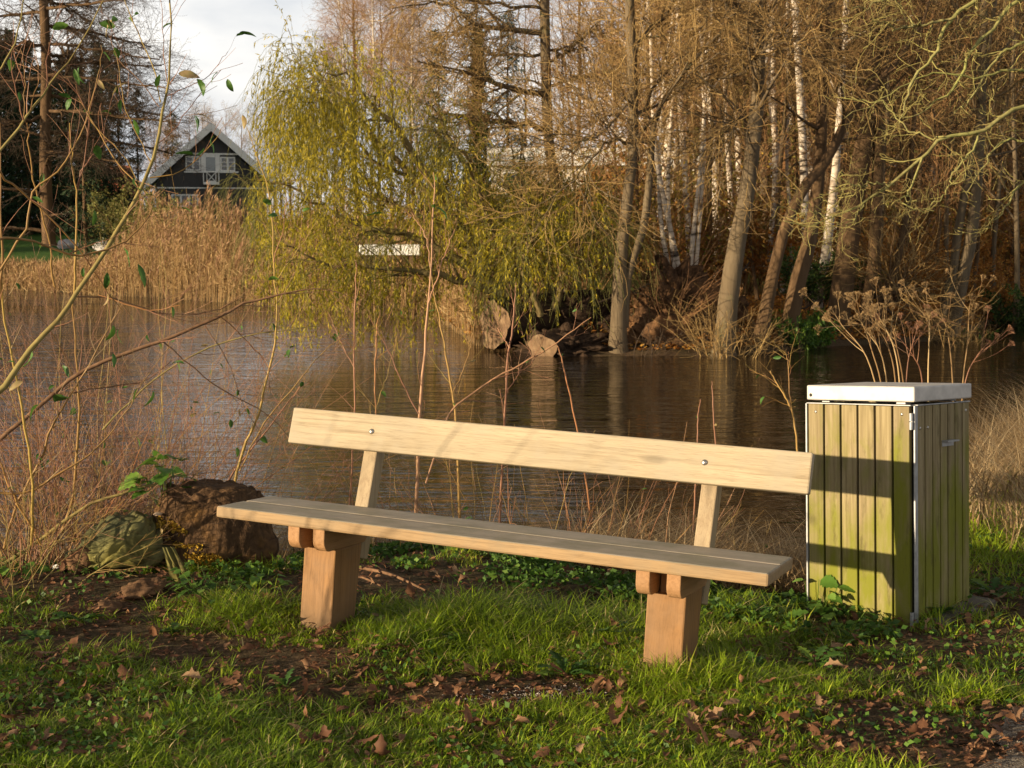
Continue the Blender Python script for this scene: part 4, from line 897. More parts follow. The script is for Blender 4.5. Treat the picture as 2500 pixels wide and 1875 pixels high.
mb = MB(); p = np.array([[hp(386, 500)[0], -.5, -.3], [hp(386, 468)[0], -.5, hp(386, 468)[1]]]); tubes(mb, p, np.full(2, .10), 8); mb.build('porch_post', M['white'], house)

WD = 62.0; wxc = pxx(1390, WD); wz0 = h1(wxc, WD); wu = WD / 3500
wh = empty('white_house', (wxc, WD, wz0), 'low flat-roofed white house glimpsed behind the willow and alders', 'house')
def wp(px, py): return ((px - 1390) * wu, 1.72 + (560 - py) * wu - wz0)
def wbox(mb, px0, py0, px1, py1, y0, y1): a, c = wp(px0, py1), wp(px1, py0); box(mb, (a[0], y0, a[1]), (c[0], y1, c[1]))
mb = MB(); wbox(mb, 1200, 408, 1720, 520, 0, 7); mb.build('wall', M['whitewall'], wh, smooth=False)
mb = MB(); wbox(mb, 1190, 366, 1730, 407.5, -.5, 7.4); mb.build('roof', M['white'], wh, smooth=False)
mb = MB(); wbox(mb, 1540, 330, 1572, 365.5, 2, 3); mb.build('chimney', M['whitewall'], wh, smooth=False)
for a, b, c_, d_ in ((1230, 425, 1270, 460), (1430, 412, 1475, 470), (1482, 412, 1530, 470), (1590, 420, 1640, 465)):
    mb = MB(); wbox(mb, a, b, c_, d_, -.02, .02); pn = mb.build('pane', M['glass'], None, smooth=False)
    mb = MB(); wbox(mb, a - 3, b - 3, c_ + 3, b, -.06, .02); wbox(mb, a - 3, d_, c_ + 3, d_ + 3, -.06, .02); wbox(mb, a - 3, b, a, d_, -.06, .02); wbox(mb, c_, b, c_ + 3, d_, -.06, .02)
    w_ = mb.build('window', M['white'], wh, smooth=False); pn.parent = w_
rx = pxx(222, 100); rz = h1(rx, 100) - .6; house.rotation_euler = (0, 0, R_(13))
rh_ = empty('red_roofed_house', (rx, 100, rz), 'red-roofed house half hidden behind the dark spruces', 'house'); rh_.scale = (.75, .75, .9)
mb = MB(); box(mb, (-3, 0, -.3), (3, 6, 2.6)); mb.build('wall', M['whitewall'], rh_, smooth=False)
mb = MB(); bm = bmesh.new(); vs = [bm.verts.new((-3.3, a, b)) for a, b in ((-.4, 2.5), (6.4, 2.5), (3, 5.0))]; f = bm.faces.new(vs); r_ = bmesh.ops.extrude_face_region(bm, geom=[f])
for v in r_['geom']:
    if isinstance(v, bmesh.types.BMVert): v.co.x = 3.3
bm_to(mb, bm); mb.build('roof', M['redroof'], rh_, smooth=False)
# white slab-topped trestle on the bank behind the willow
td = 33.2; tx = pxx(955, td); tz = 1.72 + (560 - 622) * td / 3500
tt_ = empty('trestle', (tx, td, h1(tx, td)), 'white slab-topped trestle at the reed edge, glimpsed through the willow twigs', 'trestle'); zt = tz - h1(tx, td)
mb = MB(); box(mb, (-.70, -.3, zt), (.70, .5, zt + .24), .02); mb.build('top', M['white'], tt_, smooth=False)
for sx in (-.5, .5):
    mb = MB(); box(mb, (sx - .05, -.2, -.1), (sx + .05, -.1, zt), .005); mb.build('leg', M['brownbark'], tt_); mb = MB(); box(mb, (sx - .05, .3, -.1), (sx + .05, .4, zt), .005); mb.build('leg', M['brownbark'], tt_)
M['stone'] = m_plain('pale_stone', (.42, .40, .40), .9, 0, .25, 5, .2, .02)
for px, d, r, lab in ((268, 66, .62, 'larger pale boulder lying on the far lawn'), (172, 68, .5, 'smaller pale boulder at the left of the far lawn')):
    mb = MB(); x = pxx(px, d); lump(mb, (0, 0, r * .3), (r, r * .8, r * .55), px, .25, 3); o = mb.build('boulder', M['stone'], origin=None); o.location = (x, d, h1(x, d)); tag(o, lab, 'boulder')
bb = empty('bird_bath', (pxx(261, 72), 72, h1(pxx(261, 72), 72)), 'pale stone bird bath on the far lawn beside a boulder', 'bird bath')
mb = MB(); tubes(mb, np.array([[0, 0, -.1], [0, 0, .2], [0, 0, .9], [0, 0, 1.0]]), np.array([.2, .11, .09, .13]), 10); mb.build('pedestal', M['stone'], bb)
mb = MB(); tubes(mb, np.array([[0, 0, .98], [0, 0, 1.05], [0, 0, 1.2], [0, 0, 1.21], [0, 0, 1.1]]), np.array([.1, .3, .45, .42, .1]), 14, cap=True); mb.build('bowl', M['stone'], bb)
fx0, fx1 = pxx(330, 80), pxx(440, 80); fn = empty('garden_fence', ((fx0 + fx1) / 2, 80, h1((fx0 + fx1) / 2, 80)), 'grey board fence in front of the dark gabled house', 'fence')
M['fence'] = m_plain('grey_boards', (.20, .20, .215), .8, 0, .25, 9)
mb = MB(); w_ = (fx1 - fx0) / 2; n = 16
for i in range(n): x = -w_ + 2 * w_ * i / n; box(mb, (x + .01, 0, -.1), (x + 2 * w_ / n - .01, .03, 1.05 + .04 * random.random()))
mb.build('boards', M['fence'], fn, smooth=False)
for x in (-w_, 0, w_): mb = MB(); box(mb, (x - .06, .035, -.2), (x + .06, .14, 1.15)); mb.build('post', M['fence'], fn, smooth=False)

# ================================================================ FOREGROUND PLANT LIFE
M['grass'] = m_var('grass_blades', [(0, (.07, .125, .008)), (.4, (.19, .285, .013)), (.75, (.33, .43, .020)), (.95, (.44, .46, .05)), (1, (.52, .42, .19))], .5, .28, .35)
M['drygrass'] = m_var('dry_grass', [(0, (.16, .10, .045)), (.5, (.34, .23, .115)), (1, (.56, .43, .25))], .75, .2)
M['oakleaf'] = m_var('fallen_oak_leaf', [(0, (.09, .040, .020)), (.35, (.20, .090, .042)), (.7, (.34, .175, .085)), (1, (.50, .34, .19))], .7, .15, .25, 60, (.12, .055, .03))
M['herb'] = m_var('herb_leaf', [(0, (.035, .085, .014)), (.6, (.085, .17, .022)), (1, (.17, .26, .035))], .55, .3, .3)
M['nettle'] = m_var('nettle_leaf', [(0, (.09, .20, .025)), (1, (.22, .36, .06))], .5, .35, .3)
M['whip'] = m_var('willow_whip', [(0, (.20, .105, .035)), (.4, (.33, .20, .055)), (.75, (.40, .30, .08)), (1, (.36, .145, .06))], .5, 0, .35)
M['whipred'] = m_var('red_brown_whip', [(0, (.19, .085, .045)), (.6, (.30, .14, .075)), (1, (.42, .24, .13))], .5, 0, .35)
M['limb'] = m_bark('olive_limb', (.16, .12, .045), (.34, .27, .10), (.24, .20, .075), 14, (1, 1, 1), .003)
M['oldlimb'] = m_bark('dark_limb', (.10, .055, .030), (.24, .14, .08), None, 16, (1, 1, 1), .003)
M['shrubleaf'] = m_var('shrub_leaf', [(0, (.045, .12, .02)), (.6, (.11, .21, .035)), (.85, (.30, .30, .09)), (1, (.36, .25, .12))], .5, .3, .35)
M['stalk'] = m_var('dry_stalk', [(0, (.17, .095, .04)), (.5, (.33, .21, .095)), (1, (.48, .34, .17))], .8)

def blades(mb, x, y, h, w, lean, rnd, g, z=None, K=4, bend=1.0):
    n = len(x); z = height(x, y) - .006 if z is None else z
    az = g.random(n) * 6.283; dx, dy = np.cos(az), np.sin(az); t = np.linspace(0, 1, K); s = np.stack([-dy, dx, 0 * dx], 1)
    L_h = h[:, None] * (t[None] - .25 * (lean[:, None] * t[None] ** 2)); L_o = h[:, None] * lean[:, None] * (.25 * t[None] + .75 * t[None] ** 2) * bend
    P = np.stack([x[:, None] + dx[:, None] * L_o, y[:, None] + dy[:, None] * L_o, z[:, None] + L_h], -1)
    wd = w[:, None] * np.array([.8, 1, .7, .0][:K] if K == 4 else np.linspace(1, 0, K))[None]
    l = P + s[:, None] * wd[..., None]; r = P - s[:, None] * wd[..., None]
    V = np.concatenate([l[:, :-1], r[:, :-1], P[:, -1:]], 1); m = K - 1; i = np.arange(n)[:, None, None] * (2 * m + 1)
    q = np.array([[k, m + k, m + k + 1, k + 1] for k in range(m - 1)])[None]; tr_ = np.array([[m - 1, 2 * m - 1, 2 * m]])[None]
    mb.add(V, (q + i).reshape(-1, 4), (tr_ + i).reshape(-1, 3), np.repeat(rnd, 2 * m + 1))

# density of turf over the clearing: thick between and in front of the legs, bare worn soil in the middle, none in the litter by the stump
def blob(x, y, cx, cy, rx, ry): return np.exp(-(((x - cx) / rx) ** 2 + ((y - cy) / ry) ** 2))
def W2(px, py): p = at(px, py, 1.0); d = p - CAM; t = (0.04 - CAM[2]) / d[2]; q = CAM + d * t; return q[0], q[1]
def turf(x, y):
    n = vnoise(x + 30, y + 30, 2.3) * .55 + vnoise(x + 10, y + 50, 5.5) * .45
    d = .62 * np.ones_like(x)
    for (px, py, rx, ry, a) in ((1180, 1560, .45, .30, 1.0), (1420, 1590, .3, .25, .8), (1650, 1720, .5, .25, .5), (1100, 1850, 1.2, .18, .5), (200, 1850, .9, .25, .6), (600, 1540, .25, .25, .5), (1880, 1640, .4, .35, .3), (2450, 1250, .5, .8, .3), (1900, 1560, .3, .25, .3),
                                (1200, 1690, .42, .11, -1.0), (820, 1620, .40, .13, -.45), (300, 1560, .8, .22, -.2), (350, 1450, .6, .30, -.45), (1500, 1690, .3, .1, -.5), (2150, 1760, .5, .15, -.35), (2350, 1850, .5, .2, -.6), (1450, 1790, .5, .08, -.3), (2300, 1590, .3, .3, -.3), (1000, 1430, .8, .25, -.5), (1300, 1400, 1.2, .3, -.4)):
        cx, cy = W2(px, py); d = d + a * blob(x, y, cx, cy, rx, ry)
    s = np.interp(x, NX, NY) - y; d = d * sm((s - .9) / .9)
    d = d * sm((path_edge(y) + .12 - x) / .35 + (y > 6.4))
    return np.clip(d * 1.40 - 1.22 * (1 - n) + .14, 0, 1)
g = np.random.default_rng(61)
n = 24000
y = 4.25 + (g.random(n) ** 1.25) * 4.6; x = (g.random(n) * 2 - 1) * (.40 * y + .25)
k = g.random(n) < turf(x, y) ** 1.3; cx, cy = x[k], y[k]; NT = len(cx); per = 20
tallb = sum(blob(cx, cy, *W2(px, py), rx, ry) for px, py, rx, ry in ((1200, 1520, .50, .28), (560, 1500, .3, .25), (1900, 1500, .5, .3), (1450, 1560, .35, .25), (1650, 1690, .3, .1)))
th_ = (.026 + .040 * vnoise(cx + 5, cy + 5, 3.1) + .060 * np.clip(tallb, 0, 1)) * (.6 + .8 * g.random(NT)); tt_ = np.clip(.50 + .6 * (vnoise(cx + 20, cy, 1.3) - .5) + .16 * g.normal(size=NT), 0, .9)
a_ = g.random((NT, per)) * 6.283; r_ = .030 * np.sqrt(g.random((NT, per))) * (.5 + th_[:, None] * 14)
x = (cx[:, None] + np.cos(a_) * r_).ravel(); y = (cy[:, None] + np.sin(a_) * r_).ravel()
h = (th_[:, None] * (.45 + .9 * g.random((NT, per)))).ravel(); tone = np.clip(np.repeat(tt_, per) + .13 * g.normal(size=NT * per), 0, .94); mat_ = g.random(len(x)) < .12; tone[g.random(len(x)) < .05] = 1.0; tone[mat_ & (g.random(len(x)) < .4)] = .98
lean = .25 + .9 * g.random(len(x)) + .5 * (r_ / r_.max()).ravel(); lean[mat_] = 1.6 + .6 * g.random(mat_.sum())
mb = MB(); blades(mb, x, y, h, .0009 + .0026 * g.random(len(x)) ** 2, lean, tone, g)
tag(mb.build('grass', M['grass']), kind='stuff')
# grass of the bank to the right of the bin
n = 16000; y = 6.6 + 7 * g.random(n); x = 2.0 + (.40 * y - 1.6) * g.random(n) ** .8; k = (vnoise(x, y, 1.7) + .3 * g.random(n) > .5) & (y < np.interp(x, NX, NY) - .3); x, y = x[k], y[k]
mb = MB(); blades(mb, x, y, .05 + .09 * g.random(len(x)), .0022 + .001 * g.random(len(x)), .4 + .8 * g.random(len(x)), np.clip(.3 + .4 * g.random(len(x)) + .25 * (g.random(len(x)) < .2), 0, 1), g)
tag(mb.build('bank_grass', M['grass']), kind='stuff')

# ---------------------------------------------------------------- fallen leaves
def oak_mesh(seed, lobes=True):
    g_ = np.random.default_rng(seed); K = 13; t = np.linspace(0, 1, K)
    w = .30 * np.sin(math.pi * np.clip(t * .92 + .04, 0, 1)) ** .7 * (.55 + .6 * t) * (1 - .45 * t ** 6)
    if lobes: w = w * (1 + (.12 + .18 * g_.random()) * np.cos(t * 2 * math.pi * (3.0 + g_.random()) + g_.random() * 2))
    w[0] = .015; w[-1] = .03
    cu, roll, tw_ = g_.normal() * .6, g_.normal() * .7 + .4, g_.normal() * .6
    V = []
    for i in range(K):
        for j in (-1, -.5, 0, .5, 1):
            u_s = j * w[i] * (1 + .1 * g_.normal()); a = tw_ * (t[i] - .5)
            zz = roll * u_s ** 2 * 1.6 + cu * (t[i] - .5) ** 2 * .8 + g_.normal() * .012 + abs(j) * .02
            V.append(((t[i] - .5), u_s * math.cos(a) - zz * math.sin(a) * .3, zz + u_s * math.sin(a)))
    V = np.array(V); V[:, 2] -= V[:, 2].min() * .6; mb = MB(); i = np.arange(K * 5).reshape(K, 5)
    mb.add(V, np.stack([i[:-1, :-1], i[1:, :-1], i[1:, 1:], i[:-1, 1:]], -1), None, np.clip(g_.random() + g_.normal(size=K * 5) * .05, 0, 1)); st = np.array([[-.5, 0, V[2, 2]], [-.6, .01, V[2, 2]], [-.68, .03, V[2, 2] - .01]]); tubes(mb, st, np.array([.008, .006, .006]), 3); return mb
OL = [oak_mesh(100 + i) for i in range(14)]; OLm = [m_.mesh('fallen_leaf', M['oakleaf']) for m_ in OL]
PL = [oak_mesh(140 + i, False).mesh('fallen_leaf', M['oakleaf']) for i in range(5)]
def leaf_density(x, y):
    d = .42 + .5 * vnoise(x + 3, y + 9, 1.9)
    for (px, py, rx, ry, a) in ((1180, 1690, .6, .2, .5), (820, 1640, .5, .2, .5), (350, 1480, .8, .4, .45), (1500, 1800, 1.0, .12, .3), (2100, 1790, .6, .2, .5), (1800, 1600, .4, .3, .2), (2350, 1500, .4, .5, .5), (1250, 1560, .4, .2, -.5)):
        d = d + a * blob(x, y, *W2(px, py), rx, ry)
    return np.clip(d, 0, 1)
g = np.random.default_rng(71); cnt = 0
while cnt < 300:
    y = 4.4 + 2.9 * g.random() ** 1.5; x = (g.random() * 2 - 1) * .385 * y
    if g.random() > leaf_density(np.array([x]), np.array([y]))[0] ** 1.5: continue
    p_ = np.interp(x, NX, NY) - y
    if p_ < .6: continue
    me = OLm[g.integers(14)] if g.random() < .8 else PL[g.integers(5)]
    o = bpy.data.objects.new('fallen_leaf', me); C.objects.link(o); s_ = .034 + .052 * g.random()
    o.location = (x, y, h1(x, y) + .016 + .034 * g.random()); o.rotation_euler = (g.normal() * .35, g.normal() * .35, g.random() * 6.28); o.scale = (s_, s_, s_)
    if g.random() < .12: o.rotation_euler[1] += 1.2; o.location.z += .02
    tag(o, 'curled brown fallen leaf lying in the grass around the bench', 'fallen leaf', 'brown fallen leaves in the grass'); cnt += 1
# small litter nobody could count
mb = MB(); n = 17000; y = 4.3 + 5.2 * g.random(n) ** 1.3; x = (g.random(n) * 2 - 1) * .40 * y; k = (g.random(n) < leaf_density(x, y)) & (y < np.interp(x, NX, NY) - .15); x, y = x[k], y[k]
base_v = [np.concatenate(m_.v) for m_ in OL[:6]]; base_q = [np.concatenate(m_.q) for m_ in OL[:6]]
for i in range(len(x)):
    j = i % 6; s_ = .014 + .04 * g.random() ** 1.5; rm = np.array(Euler((g.normal() * .3, g.normal() * .3, g.random() * 6.28)).to_matrix())
    mb.add(base_v[j] @ rm.T * s_ + np.array([x[i], y[i], h1(x[i], y[i]) + .034 * g.random() ** 1.5]), base_q[j], None, g.random() * .8)
tag(mb.build('leaf_litter', M['oakleaf']), kind='stuff')
# clover and small herb leaves among the blades
mb = MB(); n = 9000; y = 4.3 + 3.6 * g.random(n) ** 1.2; x = (g.random(n) * 2 - 1) * .40 * y; k = (vnoise(x + 60, y + 20, 2.6) > .52) & (y < np.interp(x, NX, NY) - .5) & (x < path_edge(y)); x, y = x[k], y[k]
leaves(mb, np.stack([x, y, height(x, y) + .012 + .03 * g.random(len(x))], 1), np.stack([g.normal(size=len(x)), g.normal(size=len(x)) - .3, .5 * g.random(len(x))], 1), .012 + .022 * g.random(len(x)), .007 + .005 * g.random(len(x)), g.random(len(x)) * .8); tag(mb.build('herb_leaves', M['herb']), kind='stuff')
# leaf litter on the far bank
mb = MB(); n = 16000; x = -2 + 16 * g.random(n); y = np.interp(x, FX, FY) + .25 + 6 * g.random(n) ** 1.6; leaves(mb, np.stack([x, y, height(x, y) + .02 + .05 * g.random(n)], 1), np.stack([g.normal(size=n), g.normal(size=n), .5 * g.random(n)], 1), .06 + .06 * g.random(n), .022, g.random(n)); tag(mb.build('far_leaf_litter', M['rust']), kind='stuff')
# small grit in the worn soil and on the path
M['grit'] = m_var('grit', [(0, (.12, .09, .07)), (.6, (.26, .22, .18)), (1, (.50, .46, .42))], .9)
mb = MB(); n = 2600; x = np.concatenate([W2(1320, 1700)[0] + g.normal(size=700) * .16, 1.5 + .6 * g.random(n - 700)]); y = np.concatenate([W2(1320, 1700)[1] + g.normal(size=700) * .05, 4.4 + 1.0 * g.random(n - 700)])
k = (x < 1.45) | (x > path_edge(y)); x, y = x[k], y[k]; s_ = .002 + .004 * g.random(len(x)) ** 2; z = height(x, y) + .006
oct_ = np.array([[1, 0, 0], [0, 1, 0], [-1, 0, 0], [0, -1, 0], [0, 0, .7], [0, 0, -.7]]); tri = np.array([[0, 1, 4], [1, 2, 4], [2, 3, 4], [3, 0, 4], [1, 0, 5], [2, 1, 5], [3, 2, 5], [0, 3, 5]])
V = np.stack([x, y, z], 1)[:, None] + oct_[None] * s_[:, None, None] * (.7 + .6 * g.random((len(x), 6, 1))); mb.add(V, None, (tri[None] + np.arange(len(x))[:, None, None] * 6).reshape(-1, 3), np.repeat(g.random(len(x)), 6))
tag(mb.build('grit', M['grit'], smooth=False), kind='stuff')

# ---------------------------------------------------------------- rotten stump, old cloth, wood chunk, stone
M['stump'] = m_bark('rotten_stump', (.024, .014, .008), (.15, .085, .042), (.085, .05, .026), 22, (1, 1, .7), .022, (.17, .09, .032), 6.0, .55, .70)
M['moss'] = m_bark('orange_moss', (.30, .17, .02), (.66, .44, .06), None, 60, (1, 1, 1), .02)
def stump_at(px, py, d): return at(px, py, d)
sx_, sy_ = W2(530, 1395); sx_ -= .085; sd_ = sy_ + .28; zg = h1(sx_, sd_)
stp = empty('tree_stump', (sx_, sd_, zg), 'dark rotten tree stump with orange moss left of the bench', 'stump')
from mathutils import noise as MN
bm = bmesh.new(); bmesh.ops.create_icosphere(bm, subdivisions=7, radius=1.0)
def spow(a, e): return math.copysign(abs(a) ** e, a)
for v in bm.verts:
    p = v.co.copy(); r_ = max(math.hypot(p.x, p.y), 1e-6); w_ = spow(p.z, .42); rr = spow(r_, .45)       # squared-off log
    th = math.atan2(p.y, p.x); q = Vector((p.x / r_ * 1.2, p.y / r_ * 1.2, w_ * .7))
    d = .15 * MN.fractal(q + Vector((4, 2, 7)), .9, 2.1, 3) + .05 * MN.noise(Vector((q.x * 4.5, q.y * 4.5, w_ * 1.2))) - .05 * max(0, MN.noise(Vector((q.x * 9 + 3, q.y * 9, w_ * 1.5)))) + .016 * MN.fractal(p * 14, .8, 2, 4)
    lean = .06 * w_ - .01; top_ = .035 * MN.fractal(Vector((p.x * 3, p.y * 3, 5)), .9, 2, 4) if w_ > .8 else 0; foot = 1 + .10 * max(0, -w_)
    bulge = .085 * math.exp(-((th + .35) / .45) ** 2) * math.exp(-((w_ + .15) / .45) ** 2)
    R0 = (.285 + d * .30 + bulge) * foot
    v.co = Vector((math.cos(th) * rr * R0 + lean, math.sin(th) * rr * (R0 - bulge) * .82, w_ * .26 + .185 + top_ - .05 * p.x * (w_ > 0)))
mb = MB(); bm_to(mb, bm); mb.build('wood', M['stump'], stp)
# mossy fringe and bracket fungi as parts
g = np.random.default_rng(81); mb = MB(); wv = np.array([v.co for v in stp.children[0].data.vertices])
sel = wv[(wv[:, 1] < -.02) & (wv[:, 0] > -.24) & (wv[:, 0] < .10) & (wv[:, 2] > .04) & (wv[:, 2] < .30) & (np.abs(wv[:, 2] - (.26 - .72 * (wv[:, 0] + .17))) < .055)]
tgt = sel[g.integers(len(sel), size=1500)] + g.normal(size=(1500, 3)) * .006
leaves(mb, tgt, g.normal(size=tgt.shape) + np.array([-.2, -.9, .2]), .017 * (.5 + g.random(len(tgt))), .0065); mb.build('moss_foliage', M['moss'], stp)
M['fungus'] = m_plain('pale_fungus', (.55, .40, .28), .7, 0, .2, 20)
for (fx, fz, fr) in ((-.225, .335, .022), (-.275, .27, .02)):
    mb = MB(); lump(mb, (fx, -.17, fz), (fr, .045, fr * .28), 3, .2, 3); mb.build('bracket_fungus', M['fungus'], stp)
# crumpled cloth: a heap of folds
M['cloth'] = m_bark('old_green_cloth', (.075, .078, .040), (.16, .155, .070), (.23, .20, .05), 5, (1, 1, 1), .003, (.05, .042, .025), 4, .56, .68)
cx_, cy_ = W2(285, 1395); cy_ += .10; zc = h1(cx_, cy_)
bm = bmesh.new(); bmesh.ops.create_icosphere(bm, subdivisions=6, radius=1.0)
for v in bm.verts:
    p = v.co.copy(); q = p + .25 * Vector((MN.noise(p * 1.3), MN.noise(p * 1.3 + Vector((5, 5, 5))), MN.noise(p * 1.3 + Vector((9, 1, 3)))))
    s_ = q.z * 2.1 - q.x * .75 + 1.1 * MN.noise(Vector((q.x * 1.5, q.y * 1.5, q.z * 1.2))) + 7; f_ = s_ - math.floor(s_)         # overlapping draped folds
    s2 = q.z * 1.2 + q.x * 2.2 + 1.3 * MN.noise(Vector((q.x * 1.3 + 4, q.y * 1.3, q.z * 1.6))) + 9; f2 = s2 - math.floor(s2)
    fold = .19 * (f_ ** .7) * (1 - sm(np.array((f_ - .86) / .14)).item()) + .10 * (f2 ** .7) * (1 - sm(np.array((f2 - .85) / .15)).item()); big = .18 * MN.fractal(p * 1.1 + Vector((2, 8, 1)), .9, 2, 2)
    r_ = .86 + fold + big; v.co = Vector((p.x * .225 * r_ * (1 - .22 * p.z) + .05 * p.z, p.y * .20 * r_, max(p.z * .160 * r_, -.14) + .11))
mb = MB(); bm_to(mb, bm); o = mb.build('old_cloth', M['cloth']); o.location = (cx_, cy_, zc); tag(o, 'crumpled mossy green cloth heaped against the rotten stump', 'cloth')
bm = bmesh.new(); bmesh.ops.create_grid(bm, x_segments=40, y_segments=40, size=1.0)
for v in bm.verts:
    a, b = v.co.x, v.co.y; v.co = Vector((a * .050 * (1 + .35 * b) + .03 * b, -.07 + .05 * b + .030 * MN.noise(Vector((a * 2.0, b * .7, 3))) , .0 - .13 * b + .01 * MN.noise(Vector((a * 3, b * 2, 1)))))
mb = MB(); bm_to(mb, bm); o = mb.build('cloth_strip', M['cloth']); bx_, by_ = W2(430, 1440); o.location = (bx_, by_ + .06, h1(bx_, by_) + .085); o.scale = (.8, .8, .75); tag(o, 'pale strip of cloth hanging down between the green cloth and the stump', 'cloth')
M['chunk'] = m_bark('wood_chunk', (.07, .038, .020), (.22, .125, .065), (.14, .08, .04), 9, (1, .25, 1), .02, (.10, .10, .02), 5, .6, .7)
for px, py, r, lab, sq in ((205, 1400, .085, 'lit brown chunk of wood left of the green cloth', .85), (330, 1470, .09, 'dark flat chunk of bark in front of the green cloth', .4), (250, 1505, .07, 'dark splinter of wood lying among the leaves below the cloth', .35)):
    x, y = W2(px, py); mb = MB(); lump(mb, (0, 0, 0), (r * 1.15, r * .9, r * sq), px, .5, 4, 1.5); o = mb.build('wood_chunk', M['chunk']); o.location = (x, y + .05, h1(x, y) + r * sq * .45); o.rotation_euler = (0, .25, px); tag(o, lab, 'wood chunk')
x, y = W2(143, 1335); mb = MB(); lump(mb, (0, 0, 0), (.032, .03, .024), 4, .2, 3); o = mb.build('pebble', M['white']); o.location = (x, y, h1(x, y) + .015); tag(o, 'white pebble lying among twigs at the left edge', 'pebble')
# fallen sticks
for (p, q, r, lab) in (((700, 1350), (760, 1400), .012, 'dark stick on the bank behind the left bench leg'), ((880, 1395), (1040, 1460), .010, 'long brown stick in the ground cover behind the bench'), ((830, 1430), (930, 1450), .008, 'short stick right of the left bench leg')):
    x0, y0 = W2(*p); x1, y1 = W2(*q); P = np.array([[x0, y0, h1(x0, y0) + .02], [(x0 + x1) / 2, (y0 + y1) / 2 + .02, h1(x0, y0) + .04], [x1, y1, h1(x1, y1) + .02]]); mb = MB(); tubes(mb, smooth_poly(P, 8), r * np.linspace(1, .5, 8), 6); tag(mb.build('stick', M['oldlimb']), lab, 'stick')

# ================================================================ NEAR SHRUBS, SAPLINGS AND STALKS
def leaf_mesh(seed, ln=1.0, wd=.16, curl=.5, fold=.25, serr=0.0, base=.3):
    g_ = np.random.default_rng(seed); K = 12; t = np.linspace(0, 1, K); w = wd * np.sin(math.pi * t ** (.55 + base)) ** .8; w[0] = .01; w[-1] = .004; V = []
    ang = curl * t; X = np.cumsum(np.cos(ang)) / K; Zc = -np.cumsum(np.sin(ang)) / K
    for i in range(K):
        for j in (-1, -.5, 0, .5, 1):
            sr = 1 + (serr * (-1) ** i if abs(j) == 1 else 0)
            V.append((X[i] * ln, j * w[i] * sr, Zc[i] * ln + abs(j) * w[i] * fold + .012 * g_.normal()))
    mb_ = MB(); i = np.arange(K * 5).reshape(K, 5); mb_.add(V, np.stack([i[:-1, :-1], i[1:, :-1], i[1:, 1:], i[:-1, 1:]], -1), None, np.clip(g_.random() + g_.normal(size=K * 5) * .04, 0, 1)); return mb_
SLm = [leaf_mesh(200 + i, 1, .13 + .05 * (i % 3), .4 + .35 * (i % 4), .3).mesh('leaf', M['shrubleaf']) for i in range(9)]
def put_leaf(parent, p, d, size, mesh, g):
    o = bpy.data.objects.new('leaf', mesh); C.objects.link(o); o.parent = parent
    q = Vector(d).to_track_quat('X', 'Z'); q = q @ Euler((g.normal() * .8, 0, 0)).to_quaternion()
    o.rotation_mode = 'QUATERNION'; o.rotation_quaternion = q; o.location = Vector(p) - parent.location; o.scale = (size,) * 3
def woody(name, label, stems, mat, g, base=None, twigs=None, leaves_n=0, lsize=(.05, .10), cat='shrub', group=None, twmat=None, part='stem', leafset=None, tl=.30, tn=7):
    """a shrub or sapling from stems [(P, R, mat or None)], each stem a part, fine twigs one part, leaves parts"""
    P0 = stems[0][0][0]; b = np.array([P0[0], P0[1], max(h1(P0[0], P0[1]), WZ)]) if base is None else base
    e_ = empty(name, b, label, cat, group); SP = []
    for st in stems:
        mb = MB(); tubes(mb, st[0], st[1], 7 if st[1][0] > .004 else 5); child(mb.build(part, M[st[2] if len(st) > 2 else mat]), e_); SP.append(st)
    if twigs:
        mb = MB(); TW = []
        for st in SP:
            A, Ar = spawn(st[0][None], st[1][None], tn, .25, .95, 38, tl, 6, .03, .10, .55, .0009, .3, rmax=.0026, g=g); tubes(mb, A, Ar, 4); TW.append(A)
            if twigs > 1: Bq, Br = spawn(A, Ar, 2, .3, .9, 38, tl * .45, 4, .03, .12, .8, .0008, .2, rmax=.0016, g=g); tubes(mb, Bq, Br, 3)
        child(mb.build('crown', M[twmat or mat]), e_); SPL = [x for A in TW for x in A] + [s_[0] for s_ in SP]
    else: SPL = [s_[0] for s_ in SP]
    for i in range(leaves_n):
        A = SPL[g.integers(len(SPL))]; k = g.integers(1, len(A)); d = A[k] - A[k - 1] + g.normal(size=3) * .02 + np.array([0, 0, -.05 * g.random()])
        put_leaf(e_, A[k], d, lsize[0] + (lsize[1] - lsize[0]) * g.random(), (leafset or SLm)[g.integers(len(leafset or SLm))], g)
    return e_, SPL
def px_stem(pts, d, d2=None, mat=None, n=18, jit=.004, g=rng):
    P, Rr = pxpoly(pts, d, n, d2); P[1:-1] += g.normal(size=P[1:-1].shape) * jit; Rr = np.maximum(Rr, .0009)
    return (P, Rr, mat) if mat else (P, Rr)
def px_thin(pts, d, d2=None, mat=None, n=18):
    r = px_stem([(a_, b_, c_ * (.80 if c_ > 6 else .72)) for a_, b_, c_ in pts], d, d2, mat, n, .003); return r
g = np.random.default_rng(91)
